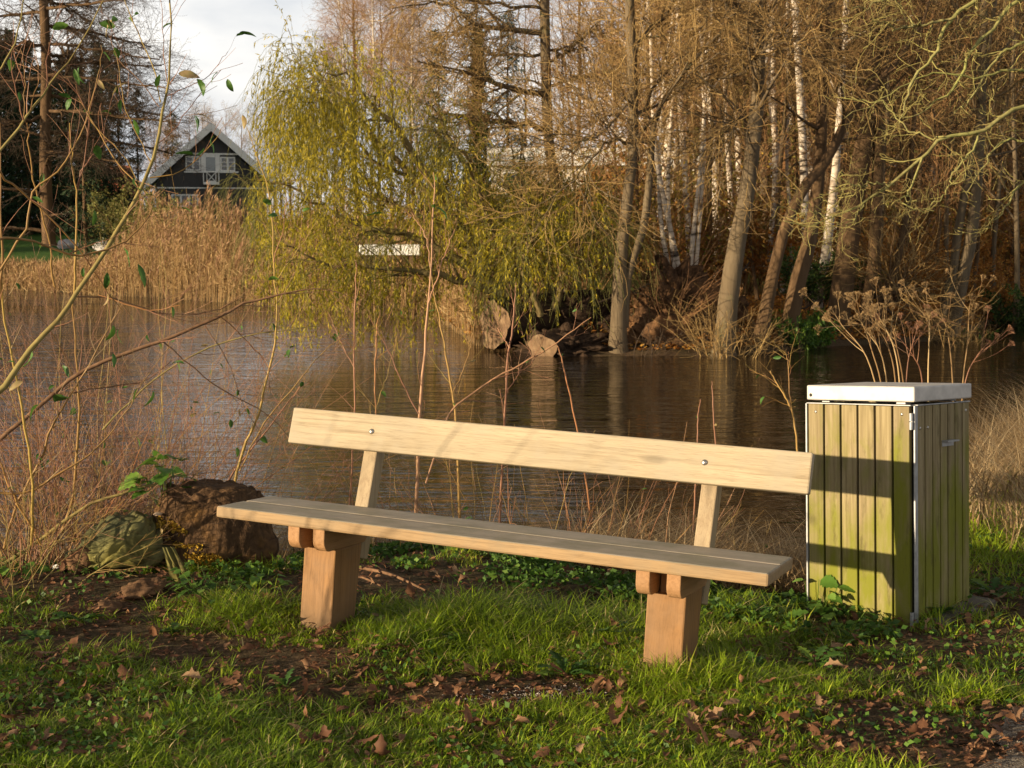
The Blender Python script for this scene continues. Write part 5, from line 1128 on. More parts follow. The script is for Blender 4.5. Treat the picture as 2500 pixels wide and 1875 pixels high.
# the big willow at the left edge: thick olive stem, arching whips
bigw = [px_thin([(-260, 1240, 26), (-90, 1040, 22), (20, 935, 20), (81, 845, 17), (150, 771, 15), (195, 702, 14), (244, 635, 14), (305, 529, 13), (366, 407, 11), (395, 285, 9), (411, 203, 7), (418, 60, 6), (412, -50, 5)], 5.9, 6.3, 'limb', 26),
        px_thin([(366, 434, 5), (440, 420, 4), (500, 370, 3.5), (536, 325, 2), (545, 300, 1.2)], 6.2, 6.3, 'whip', 12), px_thin([(392, 250, 4.5), (375, 160, 4), (340, 90, 3.5), (310, 20, 3), (296, -40, 2)], 6.25, 6.2, 'whip', 12),
        px_thin([(405, 235, 3.5), (450, 215, 3), (505, 190, 2.5), (538, 150, 2), (556, 126, 1.2)], 6.25, 6.3, 'whipred', 12), px_thin([(386, 350, 4), (430, 310, 3), (480, 240, 2.5), (540, 170, 2)], 6.2, 6.4, 'whipred', 12),
        px_thin([(340, 450, 4), (300, 380, 3.5), (235, 310, 3), (190, 240, 2)], 6.1, 6.0, 'whip', 12), px_thin([(368, 395, 4), (330, 320, 3.5), (300, 240, 3), (285, 140, 2)], 6.1, 6.0, 'whip', 12),
        px_thin([(388, 260, 3.5), (345, 200, 3), (285, 140, 2.4), (262, 80, 1.6)], 6.2, 6.0, 'whipred', 12), px_thin([(408, 200, 3), (398, 100, 2.6), (394, 20, 2), (390, -30, 1.6)], 6.3, 6.2, 'whipred', 10)]
e_, sp_ = woody('willow_shrub', 'willow shrub whose thick olive stem sweeps up past the dark house', bigw, 'whip', g, None, 1, 26, (.05, .11), twmat='whipred', tn=4, tl=.22)
# leaves hanging where the photo shows clumps on that stem
for px, py, dx, dz, s_ in ((300, 600, .06, -.1, .10), (335, 640, .05, -.10, .115), (262, 660, 0, -.12, .10), (205, 650, -.02, -.1, .06), (500, 360, -.03, -.05, .05), (535, 175, -.05, -.03, .07), (555, 190, .02, -.08, .07), (230, 510, .02, -.1, .08), (195, 160, -.03, -.08, .09), (180, 165, .03, -.08, .08), (525, 330, -.06, -.04, .06), (100, 985, -.06, -.04, .10), (60, 930, -.05, -.02, .08), (275, 790, .02, -.1, .09), (290, 800, -.02, -.08, .08), (275, 860, .02, -.06, .07), (375, 950, 0, -.08, .09), (420, 890, .05, .04, .07), (430, 880, .04, -.06, .06), (130, 985, .05, .04, .13), (75, 850, .02, -.1, .10), (150, 890, .05, -.05, .08), (940, 520, -.08, .0, .10), (1090, 540, .0, .1, .09)):
    put_leaf(e_, at(px, py, 6.1), np.array([dx, -.03, dz]), s_, SLm[g.integers(9)], g)
arch = [px_thin([(-60, 1290, 12), (-20, 1000, 10), (-4, 780, 9), (5, 640, 8), (2, 480, 6), (0, 300, 4)], 6.4, 6.2, 'whip'), px_thin([(-40, 620, 9), (0, 582, 8.5), (81, 590, 7.5), (183, 622, 7), (285, 602, 6), (350, 545, 5), (372, 500, 3)], 5.6, 6.0, 'whip', 22),
        px_thin([(-40, 420, 9), (0, 370, 8.5), (57, 293, 8), (114, 215, 6.5), (175, 142, 5), (244, 16, 4), (260, -30, 3)], 5.7, 5.9, 'limb'), px_thin([(-20, 200, 7), (10, 150, 6), (38, 90, 5), (57, 0, 4), (62, -40, 3)], 5.6, 5.6, 'limb', 12),
        px_thin([(57, 293, 5), (40, 230, 4), (28, 165, 3), (30, 110, 1.5)], 5.7, 5.6, 'whipred', 10), px_thin([(57, 293, 4), (60, 200, 3), (50, 120, 1.5)], 5.7, 5.8, 'whip', 10), px_thin([(75, 270, 4), (95, 180, 3), (85, 120, 1.5)], 5.75, 5.9, 'whip', 10),
        px_thin([(114, 215, 4), (118, 120, 3), (150, 20, 2)], 5.8, 6.0, 'whipred', 10), px_thin([(134, 700, 7), (120, 590, 6), (90, 480, 5.5), (71, 366, 5), (66, 300, 3)], 6.3, 6.1, 'whip'), px_thin([(-30, 400, 7), (20, 440, 6.5), (90, 500, 6), (180, 590, 5), (240, 680, 4), (300, 760, 3)], 5.8, 6.3, 'whip'),
        px_thin([(0, 660, 8), (60, 560, 7), (82, 470, 6.5), (140, 420, 6), (200, 330, 5), (225, 240, 3.5), (243, 160, 2.5), (246, 110, 1.5)], 6.0, 6.2, 'whip', 22), px_thin([(182, 720, 8), (184, 620, 7), (185, 480, 6), (175, 380, 5), (170, 300, 3)], 6.5, 6.3, 'whip'),
        px_thin([(188, 470, 5), (210, 400, 4.5), (245, 360, 3.5), (270, 340, 2)], 6.4, 6.4, 'whipred', 10), px_thin([(187, 460, 4.5), (205, 400, 4), (215, 310, 3), (216, 280, 2), (218, 200, 1.4)], 6.4, 6.3, 'whipred', 12),
        px_thin([(218, 285, 4), (280, 390, 4.5), (340, 455, 5), (360, 470, 4)], 6.2, 6.15, 'whip', 10), px_thin([(215, 285, 3), (190, 230, 2.5), (165, 190, 1.5)], 6.2, 6.2, 'whipred', 8)]
woody('willow_shrub', 'yellow-stemmed willow shrub crossing itself at the left edge', arch, 'whip', g, at(-60, 1290, 6.4), 1, 18, (.04, .08), twmat='whipred', tn=4, tl=.26)
low = [px_thin([(-60, 1420, 14), (30, 1365, 13), (100, 1314, 12), (203, 1241, 11), (306, 1200, 9), (380, 1180, 8), (445, 1155, 5)], 6.9, 7.1, 'limb', 18), px_thin([(77, 1330, 10), (78, 1251, 10), (77, 1129, 9), (49, 966, 8), (16, 803, 7), (0, 660, 6), (-10, 560, 4)], 6.7, 6.2, 'whip', 20),
       px_thin([(10, 1340, 9), (40, 1230, 8), (85, 1150, 8), (130, 1040, 7), (200, 920, 5), (260, 810, 4), (300, 740, 2)], 6.8, 6.6, 'whip', 18), px_thin([(100, 1330, 8), (60, 1260, 8), (20, 1180, 7), (-20, 1080, 6)], 6.8, 6.6, 'whip', 12),
       px_thin([(-30, 1200, 9), (60, 1205, 8), (140, 1160, 7), (230, 1100, 5), (290, 1030, 4), (350, 930, 3), (420, 840, 2)], 6.6, 6.8, 'whip', 20), px_thin([(150, 1300, 9), (180, 1200, 9), (192, 1050, 8), (190, 900, 6), (178, 760, 5), (185, 700, 3)], 7.2, 7.0, 'whip', 18)]
woody('willow_shrub', 'low willow shrub with a thick stem bent towards the rotten stump', low, 'whip', g, at(20, 1370, 6.9), 2, 14, (.04, .08), twmat='drygrass', tn=8, tl=.28)
brown = [px_thin([(-60, 1130, 15), (40, 1040, 14), (110, 980, 13), (183, 917, 13), (309, 860, 12), (407, 828, 11), (529, 775, 10), (610, 738, 8), (732, 710, 5), (813, 710, 3), (880, 735, 2)], 6.9, 7.3, 'oldlimb', 26),
         px_thin([(395, 832, 5), (480, 905, 4.5), (560, 960, 4), (650, 1010, 3.5), (720, 1080, 2)], 7.1, 7.5, 'oldlimb', 14), px_thin([(250, 1050, 7), (330, 970, 6), (430, 890, 5.5), (560, 830, 5), (700, 805, 3.5), (790, 795, 2)], 7.3, 7.6, 'limb', 18),
         px_thin([(184, 725, 5), (270, 728, 4.5), (400, 765, 4), (520, 760, 3.5), (600, 720, 2)], 7.0, 7.4, 'oldlimb', 16), px_thin([(540, 775, 4), (600, 830, 4), (650, 890, 3), (660, 960, 2)], 7.3, 7.5, 'oldlimb', 12),
         px_thin([(240, 720, 3.5), (330, 750, 4), (380, 758, 3.5), (440, 745, 2)], 7.0, 7.0, 'whip', 10), px_thin([(500, 795, 3.5), (560, 890, 3), (590, 985, 2.5), (640, 1060, 1.5)], 7.4, 7.5, 'oldlimb', 12), px_thin([(170, 960, 5), (260, 945, 4.5), (350, 930, 3.5), (420, 880, 2)], 7.0, 7.3, 'oldlimb', 12)]
woody('fallen_branch', 'long dark branch arching low over the water at the left', brown, 'oldlimb', g, at(-40, 1110, 6.9), 2, 12, (.04, .07), cat='branch', twmat='whipred', tn=8, tl=.35)
tall = [px_thin([(560, 1240, 9), (578, 1157, 9), (600, 1080, 8.5), (618, 1048, 8), (635, 985, 8), (651, 925, 7), (668, 850, 7), (675, 803, 6), (676, 740, 6), (671, 681, 5.5), (667, 610, 5), (659, 488, 4.5), (630, 386, 3.5), (602, 309, 2)], 7.6, 7.4, 'whip', 26),
        px_thin([(585, 1150, 5), (640, 1040, 5), (720, 940, 4), (790, 860, 3), (860, 800, 2)], 7.6, 7.8, 'whip', 16), px_thin([(540, 1240, 8), (560, 1170, 7), (610, 1100, 6), (700, 990, 4), (745, 930, 3)], 7.7, 7.7, 'whipred', 14),
        px_thin([(668, 640, 4), (690, 560, 3), (700, 480, 2)], 7.4, 7.3, 'whipred', 8), px_thin([(670, 690, 3.5), (720, 620, 3), (775, 540, 2)], 7.4, 7.5, 'whip', 8)]
woody('willow_sapling', 'tall single willow whip rising left of the backrest', tall, 'whip', g, None, 1, 8, (.04, .07), cat='sapling', twmat='whipred', tn=3, tl=.3)
# thinner whips crowding the left bank, each clump its own shrub
for (px, py, d, n, hg, lab, mt, lv) in ((330, 1240, 8.1, 26, 1.9, 'dense clump of thin red-brown whips behind the tussock', 'whipred', 14), (470, 1215, 8.5, 22, 2.0, 'clump of mixed whips standing behind the rotten stump', 'whip', 12), (150, 1240, 7.6, 28, 1.6, 'thicket of yellow and brown whips left of the tussock', 'whip', 14), (40, 1260, 7.0, 24, 1.5, 'tangle of dry whips at the very left edge', 'whipred', 10), (640, 1290, 8.5, 12, 1.5, 'few thin whips between the stump and the bench', 'whipred', 6), (250, 1200, 8.6, 20, 2.4, 'tall loose whips at the water line on the left', 'whip', 8)):
    n = int(n * 1.5); P, Rr = whips(n, at(px, py, d)[:2], .36, hg, .0030, g, .95, 9); P[:, :, 2] = np.maximum(P[:, :, 2], WZ + .0)
    woody('whip_shrub', lab, [(P[i], Rr[i], mt if g.random() < .6 else ('whip' if mt != 'whip' else 'whipred')) for i in range(n)], mt, g, np.array([*at(px, py, d)[:2], h1(*at(px, py, d)[:2])]), 2, lv, (.03, .065), twmat='whipred', tn=8, tl=.30)
# saplings on the bank behind the backrest
SAP = [('brown sapling with a straight stem right of the left bolt', [[(1008, 1420, 13), (1014, 1290, 12), (1020, 1100, 11), (1024, 1007, 10), (1036, 885, 9), (1044, 763, 7), (1054, 620, 5), (1060, 480, 4), (1058, 420, 2)], [(1022, 1010, 5), (985, 940, 4), (950, 860, 3), (900, 770, 2)], [(1046, 740, 5), (1080, 640, 4), (1110, 560, 2)], [(1052, 660, 4), (1040, 580, 3), (1005, 520, 2)]], 8.2, 'whipred'),
       ('sapling with a left-leaning stem left of the middle of the backrest', [[(1125, 1440, 11), (1122, 1250, 10), (1113, 1023, 8), (1101, 946, 7), (1085, 844, 6), (1064, 742, 4), (1050, 650, 2)], [(1105, 960, 4), (1140, 880, 3), (1160, 780, 2)]], 8.4, 'whip'),
       ('slender red sapling in front of the sawn logs', [[(1215, 1440, 9), (1222, 1250, 8), (1231, 1035, 7), (1239, 885, 6.5), (1251, 803, 5.5), (1256, 740, 4), (1260, 690, 2)], [(1236, 960, 4), (1265, 915, 3), (1270, 895, 2.5)], [(1244, 850, 4), (1215, 800, 2.5)]], 8.3, 'whipred'),
       ('long thin whip slanting right across the log reflections', [[(1040, 1180, 7), (1093, 1019, 6), (1140, 970, 6), (1207, 925, 5.5), (1270, 890, 5), (1329, 856, 4.5), (1390, 815, 3.5), (1443, 775, 2)], [(1200, 928, 3), (1280, 900, 2.5), (1320, 860, 1.8)]], 8.0, 'whipred'),
       ('orange whip bent left in front of the dark reflections', [[(1450, 1330, 6), (1430, 1160, 5.5), (1410, 1051, 5), (1382, 925, 4.5), (1370, 870, 4), (1361, 844, 2)]], 8.1, 'whip'),
       ('thin dark sapling just right of the left backrest end', [[(850, 1330, 7), (858, 1150, 6), (865, 1007, 5.5), (865, 844, 5), (868, 720, 4), (869, 640, 2)], [(866, 900, 3), (830, 830, 2.5), (800, 760, 1.6)]], 8.5, 'whipred'),
       ('thin sapling with three forks right of the left bolt', [[(918, 1330, 6), (917, 1100, 5), (917, 900, 4.5), (920, 800, 3.5), (926, 770, 2)], [(917, 1000, 3), (950, 900, 2.4), (970, 820, 1.6)]], 8.5, 'whip'),
       ('yellow-topped stalk with one leaf above the backrest', [[(1692, 1300, 6), (1700, 1150, 5), (1702, 1076, 4.5), (1704, 1010, 4), (1710, 975, 3)]], 8.0, 'whipred'),
       ('straight red stalk right of the leaf-topped stalk', [[(1748, 1300, 6), (1748, 1150, 5), (1744, 1050, 4.5), (1740, 970, 4), (1738, 930, 2)]], 8.0, 'whipred'),
       ('dry forked stalk leaning left of the bin', [[(1955, 1150, 7), (1938, 1027, 6), (1925, 985, 5), (1900, 940, 4.5), (1880, 905, 3)], [(1930, 1000, 4), (1926, 920, 3.5), (1922, 870, 3), (1915, 860, 2)]], 7.9, 'whip')]
for lab, sts, d, mt in SAP:
    woody('sapling', lab, [px_stem([(a_, b_, c_ * .8) for a_, b_, c_ in p], d, d + .1, mt, 20, .0025, g) for p in sts], mt, g, None, 2 if len(sts) > 1 or 'dry' in lab else 0, 3 if len(sts) > 1 else 1, (.035, .06), cat='sapling', twmat=mt, tn=6, tl=.22)
n_ = None
P, Rr = whips(96, (.1, 8.2), 1.0, .95, .0028, g, .7, 7); e_, _ = woody('whip_shrub', 'low bare whips along the bank behind the bench seat', [(P[i], Rr[i], ('whip', 'whipred')[i % 2]) for i in range(96)], 'whip', g, np.array([.1, 8.2, h1(.1, 8.2)]), 1, 10, (.03, .05), twmat='whipred', tn=4, tl=.14)
P, Rr = whips(40, (.75, 7.7), .55, .55, .0022, g, .7, 6); e_, _ = woody('whip_shrub', 'short orange shoots on the bank below the right half of the backrest', [(P[i], Rr[i], ('whip', 'stalk')[i % 2]) for i in range(40)], 'whip', g, np.array([.75, 7.7, h1(.75, 7.7)]), 1, 6, (.03, .05), twmat='stalk', tn=3, tl=.12)

# ---------------------------------------------------------------- dry umbels and docks behind the bin
def umbel(name, label, pts, d, g, heads=True, mat='stalk', nb=5):
    P, Rr = pxpoly(pts, d, 14); Rr = Rr * .46; e_ = empty(name, np.array([P[0, 0], P[0, 1], h1(P[0, 0], P[0, 1])]), label, 'dry stalk', 'dry stalks behind the bin')
    mb = MB(); tubes(mb, P, Rr, 6); child(mb.build('stem', M[mat]), e_); A, Ar = spawn(P[None], Rr[None], nb, .45, .95, 32, .24, 6, .05, .06, .7, .0012, .2, rmax=.003, g=g)
    mb = MB(); tubes(mb, A, Ar, 4); child(mb.build('side_stems', M[mat]), e_)
    for tip, dr in [(P[-1], P[-1] - P[-2])] + [(a[-1], a[-1] - a[-2]) for a in A]:
        mb = MB(); T = unit(dr); n = 12; rv = unit(g.normal(size=(n, 3))); dd = unit(T + rv * .75); L_ = .032 if heads else .020
        Q = np.stack([np.repeat(tip[None], n, 0), tip + dd * L_ * .6 + T * .004, tip + dd * L_ + T * .012], 1); tubes(mb, Q, np.full((n, 3), .0006), 3)
        s1 = np.repeat(Q[:, -1], 6, 0); d2 = unit(np.repeat(dd, 6, 0) + g.normal(size=(n * 6, 3)) * .7 + T * .3); tubes(mb, np.stack([s1, s1 + d2 * .013], 1), np.array([[.0004, .0009]]).repeat(len(s1), 0), 3); child(mb.build('seed_head', M[mat]), e_)
for i, (pts, hd, lab) in enumerate((
    ([(2150, 1050, 9), (2140, 950, 8), (2110, 860, 7), (2060, 800, 5), (2040, 770, 3)], 1, 'dry umbel stalk bent farthest left behind the bin'), ([(2165, 1050, 9), (2150, 930, 8), (2130, 860, 7), (2110, 800, 6), (2095, 790, 3)], 1, 'leftmost upright dry umbel stalk behind the bin'),
    ([(2190, 1050, 9), (2185, 920, 8), (2170, 850, 7), (2150, 810, 6), (2120, 780, 4)], 1, 'pale dry umbel stalk above the left half of the bin lid'), ([(2200, 1050, 9), (2195, 920, 8), (2180, 840, 7), (2155, 790, 5), (2140, 765, 3)], 1, 'tallest dry umbel stalk above the bin lid'),
    ([(2215, 1050, 9), (2205, 930, 8), (2190, 850, 7), (2180, 800, 5)], 1, 'straight dry umbel stalk at the middle of the bin lid'), ([(2268, 1050, 9), (2266, 920, 8), (2268, 850, 6), (2270, 800, 4), (2268, 770, 2)], 0, 'upright brown dock stalk right of the umbels'),
    ([(2255, 1050, 8), (2250, 920, 7), (2230, 870, 6), (2200, 830, 4)], 0, 'reddish dock stalk leaning left over the lid'), ([(2330, 1050, 9), (2325, 920, 8), (2318, 840, 6), (2308, 790, 4), (2295, 770, 2)], 0, 'pale forked stalk right of the middle of the lid'),
    ([(2345, 1050, 8), (2352, 920, 7), (2362, 840, 6), (2366, 760, 4), (2370, 735, 2)], 0, 'tall stalk with a few heads at the right end of the lid'), ([(2335, 1050, 8), (2360, 920, 6), (2385, 870, 5), (2405, 845, 3)], 0, 'red stalk leaning right from behind the lid'),
    ([(2180, 1050, 8), (2160, 900, 7), (2145, 850, 6), (2130, 820, 4)], 1, 'thin dry umbel stalk crowded among the others'), ([(2205, 1050, 8), (2215, 900, 6), (2225, 850, 5), (2240, 800, 3)], 0, 'rusty dock stalk between umbels and forked stalk'))):
    umbel('dry_stalk', lab, pts, 7.6 + .07 * i, g, bool(hd), 'stalk' if i not in (6, 9, 11) else 'whipred', 5 if hd else 5)
# yellowed leaves on those stalks
# ---------------------------------------------------------------- dead sedge and dry grass
g = np.random.default_rng(101)
def dead_sedge(name, n, x0, x1, yf, h, g, w=.003, flat=1.2, zoff=0):
    x = x0 + (x1 - x0) * g.random(n); y = yf(x, g.random(n)); z = np.maximum(height(x, y), WZ - .02) + zoff * g.random(n)
    mb = MB(); blades(mb, x, y, h * (.4 + .9 * g.random(n)), w * (.6 + .8 * g.random(n)), flat * (.5 + g.random(n)), g.random(n), g, z, 5, 1.3); return tag(mb.build(name, M['drygrass']), kind='stuff')
dead_sedge('dead_sedge', 3600, .35, 1.75, lambda x, r: np.interp(x, NX, NY) - .15 - .75 * r, .34, g, .0026, 1.3, .16)
dead_sedge('dry_bank_grass', 5200, 2.6, 4.8, lambda x, r: np.interp(x, NX, NY) - 3.1 + 3.1 * r - .2, .55, g, .003, 1.1, .12)
dead_sedge('dead_bank_grass', 3600, -3.4, -.8, lambda x, r: np.interp(x, NX, NY) - .9 + 1.0 * r, .30, g, .002, 1.3, .05)
dead_sedge('dead_bank_grass', 1200, -.9, .5, lambda x, r: np.interp(x, NX, NY) - .9 + .8 * r, .30, g, .002, 1.2, .05)
# brown sedge tussock left of the stump
tx_, ty_ = W2(330, 1330); ty_ += .35; n = 2300; a = g.random(n) * 6.283; r = .11 * np.sqrt(g.random(n)); x = tx_ + np.cos(a) * r; y = ty_ + np.sin(a) * r
mb = MB(); blades(mb, x, y, .52 * (.5 + .6 * g.random(n)), .0022 * (.7 + .6 * g.random(n)), .55 + .7 * g.random(n), np.clip(.15 + .5 * g.random(n), 0, 1), g, np.full(n, h1(tx_, ty_)), 6, 1.2); tag(mb.build('sedge_tussock', M['drygrass']), 'brown sedge tussock spilling over behind the green cloth', 'tussock')
mb = MB(); n = 260; a = g.random(n) * 6.283; r = .06 * np.sqrt(g.random(n)); blades(mb, tx_ + .2 + np.cos(a) * r, ty_ + .02 + np.sin(a) * r, .30 * (.5 + .6 * g.random(n)), np.full(n, .0018), .5 + .7 * g.random(n), .2 + .5 * g.random(n), g, None, 5, 1.1); tag(mb.build('grass_tuft', M['grass']), 'dark green grass tuft between the tussock and the stump', 'grass tuft')
# ---------------------------------------------------------------- broad-leaved plants
HL = [leaf_mesh(300 + i, 1, .36, .5, .15, .16, .15).mesh('leaf', M['nettle']) for i in range(4)]; HB = [leaf_mesh(320 + i, 1, .34, .5, .2, .10, .2).mesh('leaf', M['herb']) for i in range(5)]; DL = [leaf_mesh(340 + i, 1, .15, .7, .2, .45, .9).mesh('leaf', M['herb']) for i in range(5)]
def herb(name, label, cat, loc, n, size, hgt, meshes, mat, g, group=None, rosette=False, spread=.06):
    e_ = empty(name, loc, label, cat, group); mb = MB()
    for i in range(n):
        a = g.random() * 6.283 if rosette or i > 0 else 0; z = 0.015 if rosette else hgt * (.25 + .75 * (i + .5) / n); r = spread * (g.random() ** .5) * (0 if rosette else 1)
        d = np.array([math.cos(a), math.sin(a), (.55 + .5 * g.random()) if rosette else .1 * g.normal()]); p = np.array([r * math.cos(a), r * math.sin(a), z])
        if not rosette: tubes(mb, np.array([[r * .3 * math.cos(a), r * .3 * math.sin(a), -.01], [p[0] * .8, p[1] * .8, z * .6], p]), np.full(3, .0016), 4)
        o = bpy.data.objects.new('leaf', meshes[g.integers(len(meshes))]); C.objects.link(o); o.parent = e_; o.location = p; q = Vector(d).to_track_quat('X', 'Z') @ Euler((g.normal() * .3, 0, 0)).to_quaternion()
        o.rotation_mode = 'QUATERNION'; o.rotation_quaternion = q; s_ = size * (.6 + .7 * g.random()); o.scale = (s_,) * 3
    if mb.n: mb.build('stem', M[mat], e_)
    return e_
herb('nettle_plant', 'bright green nettle sprouting at the top left of the stump', 'nettle', (stp.location.x - .20, stp.location.y - .10, stp.location.z + .36), 18, .13, .26, HL, 'herb', g, None, False, .11)
herb('nettle_plant', 'small nettle shoot hanging between tussock and stump', 'nettle', (stp.location.x - .38, stp.location.y - .05, stp.location.z + .20), 7, .06, .12, HL, 'herb', g, None, False, .10)
def on_ground(px, py): x, y = W2(px, py); return (x, y, h1(x, y) - .004)
for px, py, n, s_, hg, lab in ((545, 1475, 30, .065, .13, 'dark green nettle patch in front of the stump'), (480, 1460, 22, .06, .10, 'low nettle patch left of the dark one before the stump'), (640, 1440, 16, .05, .09, 'small nettles between the stump and the left bench leg'), (1990, 1480, 16, .085, .17, 'weed with toothed leaves casting its shadow on the bin front'),
                               (1930, 1490, 10, .06, .08, 'low leafy weed at the left foot of the bin'), (2060, 1520, 10, .06, .08, 'leafy weed at the middle foot of the bin'), (1180, 1340, 10, .06, .22, 'yellow-green young plant behind the seat left of centre'), (1080, 1370, 9, .05, .13, 'small yellow-green plant behind the left half of the seat'), (1330, 1370, 8, .05, .12, 'single leafy shoot behind the middle of the seat'), (1690, 1420, 12, .05, .10, 'leafy shoot behind the right bench leg'), (40, 1420, 16, .07, .10, 'pale green weed at the left edge below the whips')):
    herb('leafy_weed', lab, 'weed', on_ground(px, py), n, s_, hg, HL if 'nettle' not in lab or n < 20 else HB, 'herb', g, None, False, .035 + .006 * n)
for px, py, n, s_, lab in ((1990, 1640, 9, .11, 'dandelion rosette right of the right bench leg'), (2010, 1610, 7, .08, 'bright rosette between bench leg and bin'), (1850, 1655, 8, .09, 'dandelion rosette at the foot of the right bench leg'), (1480, 1570, 10, .14, 'large dandelion rosette left of the right bench leg'), (1380, 1660, 8, .12, 'pale dandelion rosette at the edge of the bare soil'),
                           (1900, 1530, 9, .12, 'dandelion rosette left of the bin'), (2080, 1580, 8, .09, 'dark rosette in front of the bin'), (1130, 1590, 7, .10, 'long-leaved rosette in the tall grass under the seat'), (200, 1530, 9, .11, 'rosette at the left below the wood chunk'), (420, 1560, 8, .09, 'dark rosette in the shade left of the bench'), (700, 1690, 7, .08, 'small rosette in front of the left bench leg'), (90, 1580, 8, .10, 'rosette at the left edge of the turf'), (2300, 1510, 8, .10, 'rosette beside the concrete slab'), (2420, 1460, 9, .12, 'rosette at the right edge behind the slab')):
    herb('dandelion_plant', lab, 'dandelion', on_ground(px, py), n + 3, s_ * 1.05, .0, DL, 'herb', g, None, True)
# ground ivy behind the bench: a mat of small leaves
mb = MB(); n = 11000; x = -1.6 + 3.2 * g.random(n); y = np.interp(x, NX, NY) - .40 - 1.7 * g.random(n); k = vnoise(x, y, 4) > .40; x, y = x[k], y[k]; p = np.stack([x, y, height(x, y) + .01 + .05 * g.random(len(x))], 1)
leaves(mb, p, np.stack([g.normal(size=len(x)), g.normal(size=len(x)) - .4, .45 * g.random(len(x))], 1), .022 + .022 * g.random(len(x)), .013, g.random(len(x)) * .8); tag(mb.build('ground_ivy', M['herb']), kind='stuff')

# ================================================================ OVERHANGING LICHENED TREE at the right (its trunk stands outside the frame)
g = np.random.default_rng(121)
ov = empty('overhanging_tree', (5.6, 11.6, h1(5.6, 11.6)), 'yellow-lichened bare tree reaching bare crooked branches in over the bin', 'tree')
tr = MB(); tw_ = MB(); tw2 = MB()
P, Rr = np.array([[5.6, 11.6, h1(5.6, 11.6) - .1], [5.6, 11.6, .8], [5.5, 11.55, 1.8], [5.45, 11.5, 3.2], [5.4, 11.4, 5.0], [5.5, 11.5, 7.5]]), np.array([.26, .19, .17, .14, .10, .03]); tubes(tr, smooth_poly(P, 20), np.interp(np.linspace(0, 5, 20), range(6), Rr), 12)
OV = [([(2760, 200, 22), (2620, 235, 16), (2500, 264, 13), (2454, 281, 12), (2393, 321, 11), (2304, 333, 10), (2251, 386, 9), (2182, 451, 8), (2108, 500, 7), (2027, 533, 5), (1966, 553, 4), (1915, 540, 2)], 11.2, 10.6),
      ([(2740, -60, 18), (2520, -50, 14), (2400, -20, 12), (2332, 41, 11), (2292, 110, 9), (2251, 163, 8), (2218, 211, 7), (2202, 268, 4), (2196, 300, 2)], 11.2, 10.8), ([(2780, -120, 18), (2600, -60, 14), (2500, -10, 12), (2454, 30, 11), (2393, 98, 9), (2361, 142, 8), (2340, 200, 7), (2290, 245, 5), (2240, 275, 3), (2200, 285, 2)], 11.3, 10.9),
      ([(2393, 321, 7), (2370, 370, 6), (2335, 418, 5), (2320, 455, 4), (2290, 490, 3), (2210, 520, 2)], 11, 10.7), ([(2332, 41, 8), (2280, 55, 7), (2234, 61, 6), (2205, 30, 4), (2190, -10, 3)], 10.9, 10.7), ([(2234, 61, 6), (2190, 65, 5), (2150, 55, 3), (2130, 45, 2)], 10.8, 10.6),
      ([(2700, 170, 14), (2560, 180, 10), (2460, 170, 8), (2380, 190, 6), (2300, 175, 5), (2230, 195, 4), (2160, 240, 3), (2060, 290, 2)], 11.5, 11), ([(2182, 451, 5), (2130, 450, 4), (2080, 455, 3.5), (2050, 420, 2)], 10.8, 10.6), ([(2720, 420, 14), (2600, 370, 10), (2500, 345, 7), (2450, 345, 5), (2400, 400, 4), (2360, 470, 2)], 11.5, 11.2),
      ([(2251, 386, 6), (2220, 470, 5), (2195, 490, 4), (2240, 510, 3), (2280, 515, 2)], 10.8, 10.7), ([(2700, 60, 14), (2560, 90, 10), (2480, 110, 8), (2420, 160, 6), (2370, 240, 5), (2330, 280, 3)], 11.6, 11.4), ([(2304, 333, 5), (2250, 330, 4.5), (2200, 300, 4), (2150, 250, 3), (2060, 240, 2)], 10.9, 11.2),
      ([(2720, 330, 12), (2600, 420, 9), (2520, 430, 7), (2470, 480, 5), (2430, 540, 3), (2400, 555, 2)], 11.4, 11.2), ([(2800, -200, 20), (2560, -160, 14), (2420, -110, 11), (2320, -60, 9), (2230, -30, 7), (2150, 5, 5), (2080, 20, 3)], 11.4, 11), ([(2027, 533, 4), (1990, 520, 3), (1950, 500, 1.5)], 10.6, 10.5), ([(2108, 500, 4), (2080, 540, 3), (2040, 575, 1.5)], 10.7, 10.6)]
for pts, d1, d2 in OV:
    P, Rr = pxpoly(pts, d1, 24, d2); P[1:-1] += g.normal(size=P[1:-1].shape) * .012; Rr = np.maximum(Rr * .9, .0022); tubes(tr, P, Rr, 6)
    A, Ar = spawn(P[None], Rr[None], 11, .2, 1, 55, .40, 8, .01, .32, .55, .0026, .4, rmax=.009, fixed_dir=(-.25, 0, -.05), g=g); tubes(tw_, A, Ar, 4)
    Bq, Br = spawn(A, Ar, 3, .2, 1, 55, .17, 5, .0, .34, .75, .002, .2, rmax=.004, g=g); tubes(tw_, Bq, Br, 3)
    D, Dr = spawn(Bq, Br, 1, .3, 1, 50, .06, 3, .0, .3, .85, .0016, .2, rmax=.003, g=g); tubes(tw_, D, Dr, 3)
child(tr.build('trunk', M['lichen']), ov); child(tw_.build('crown', M['lichentwig']), ov)

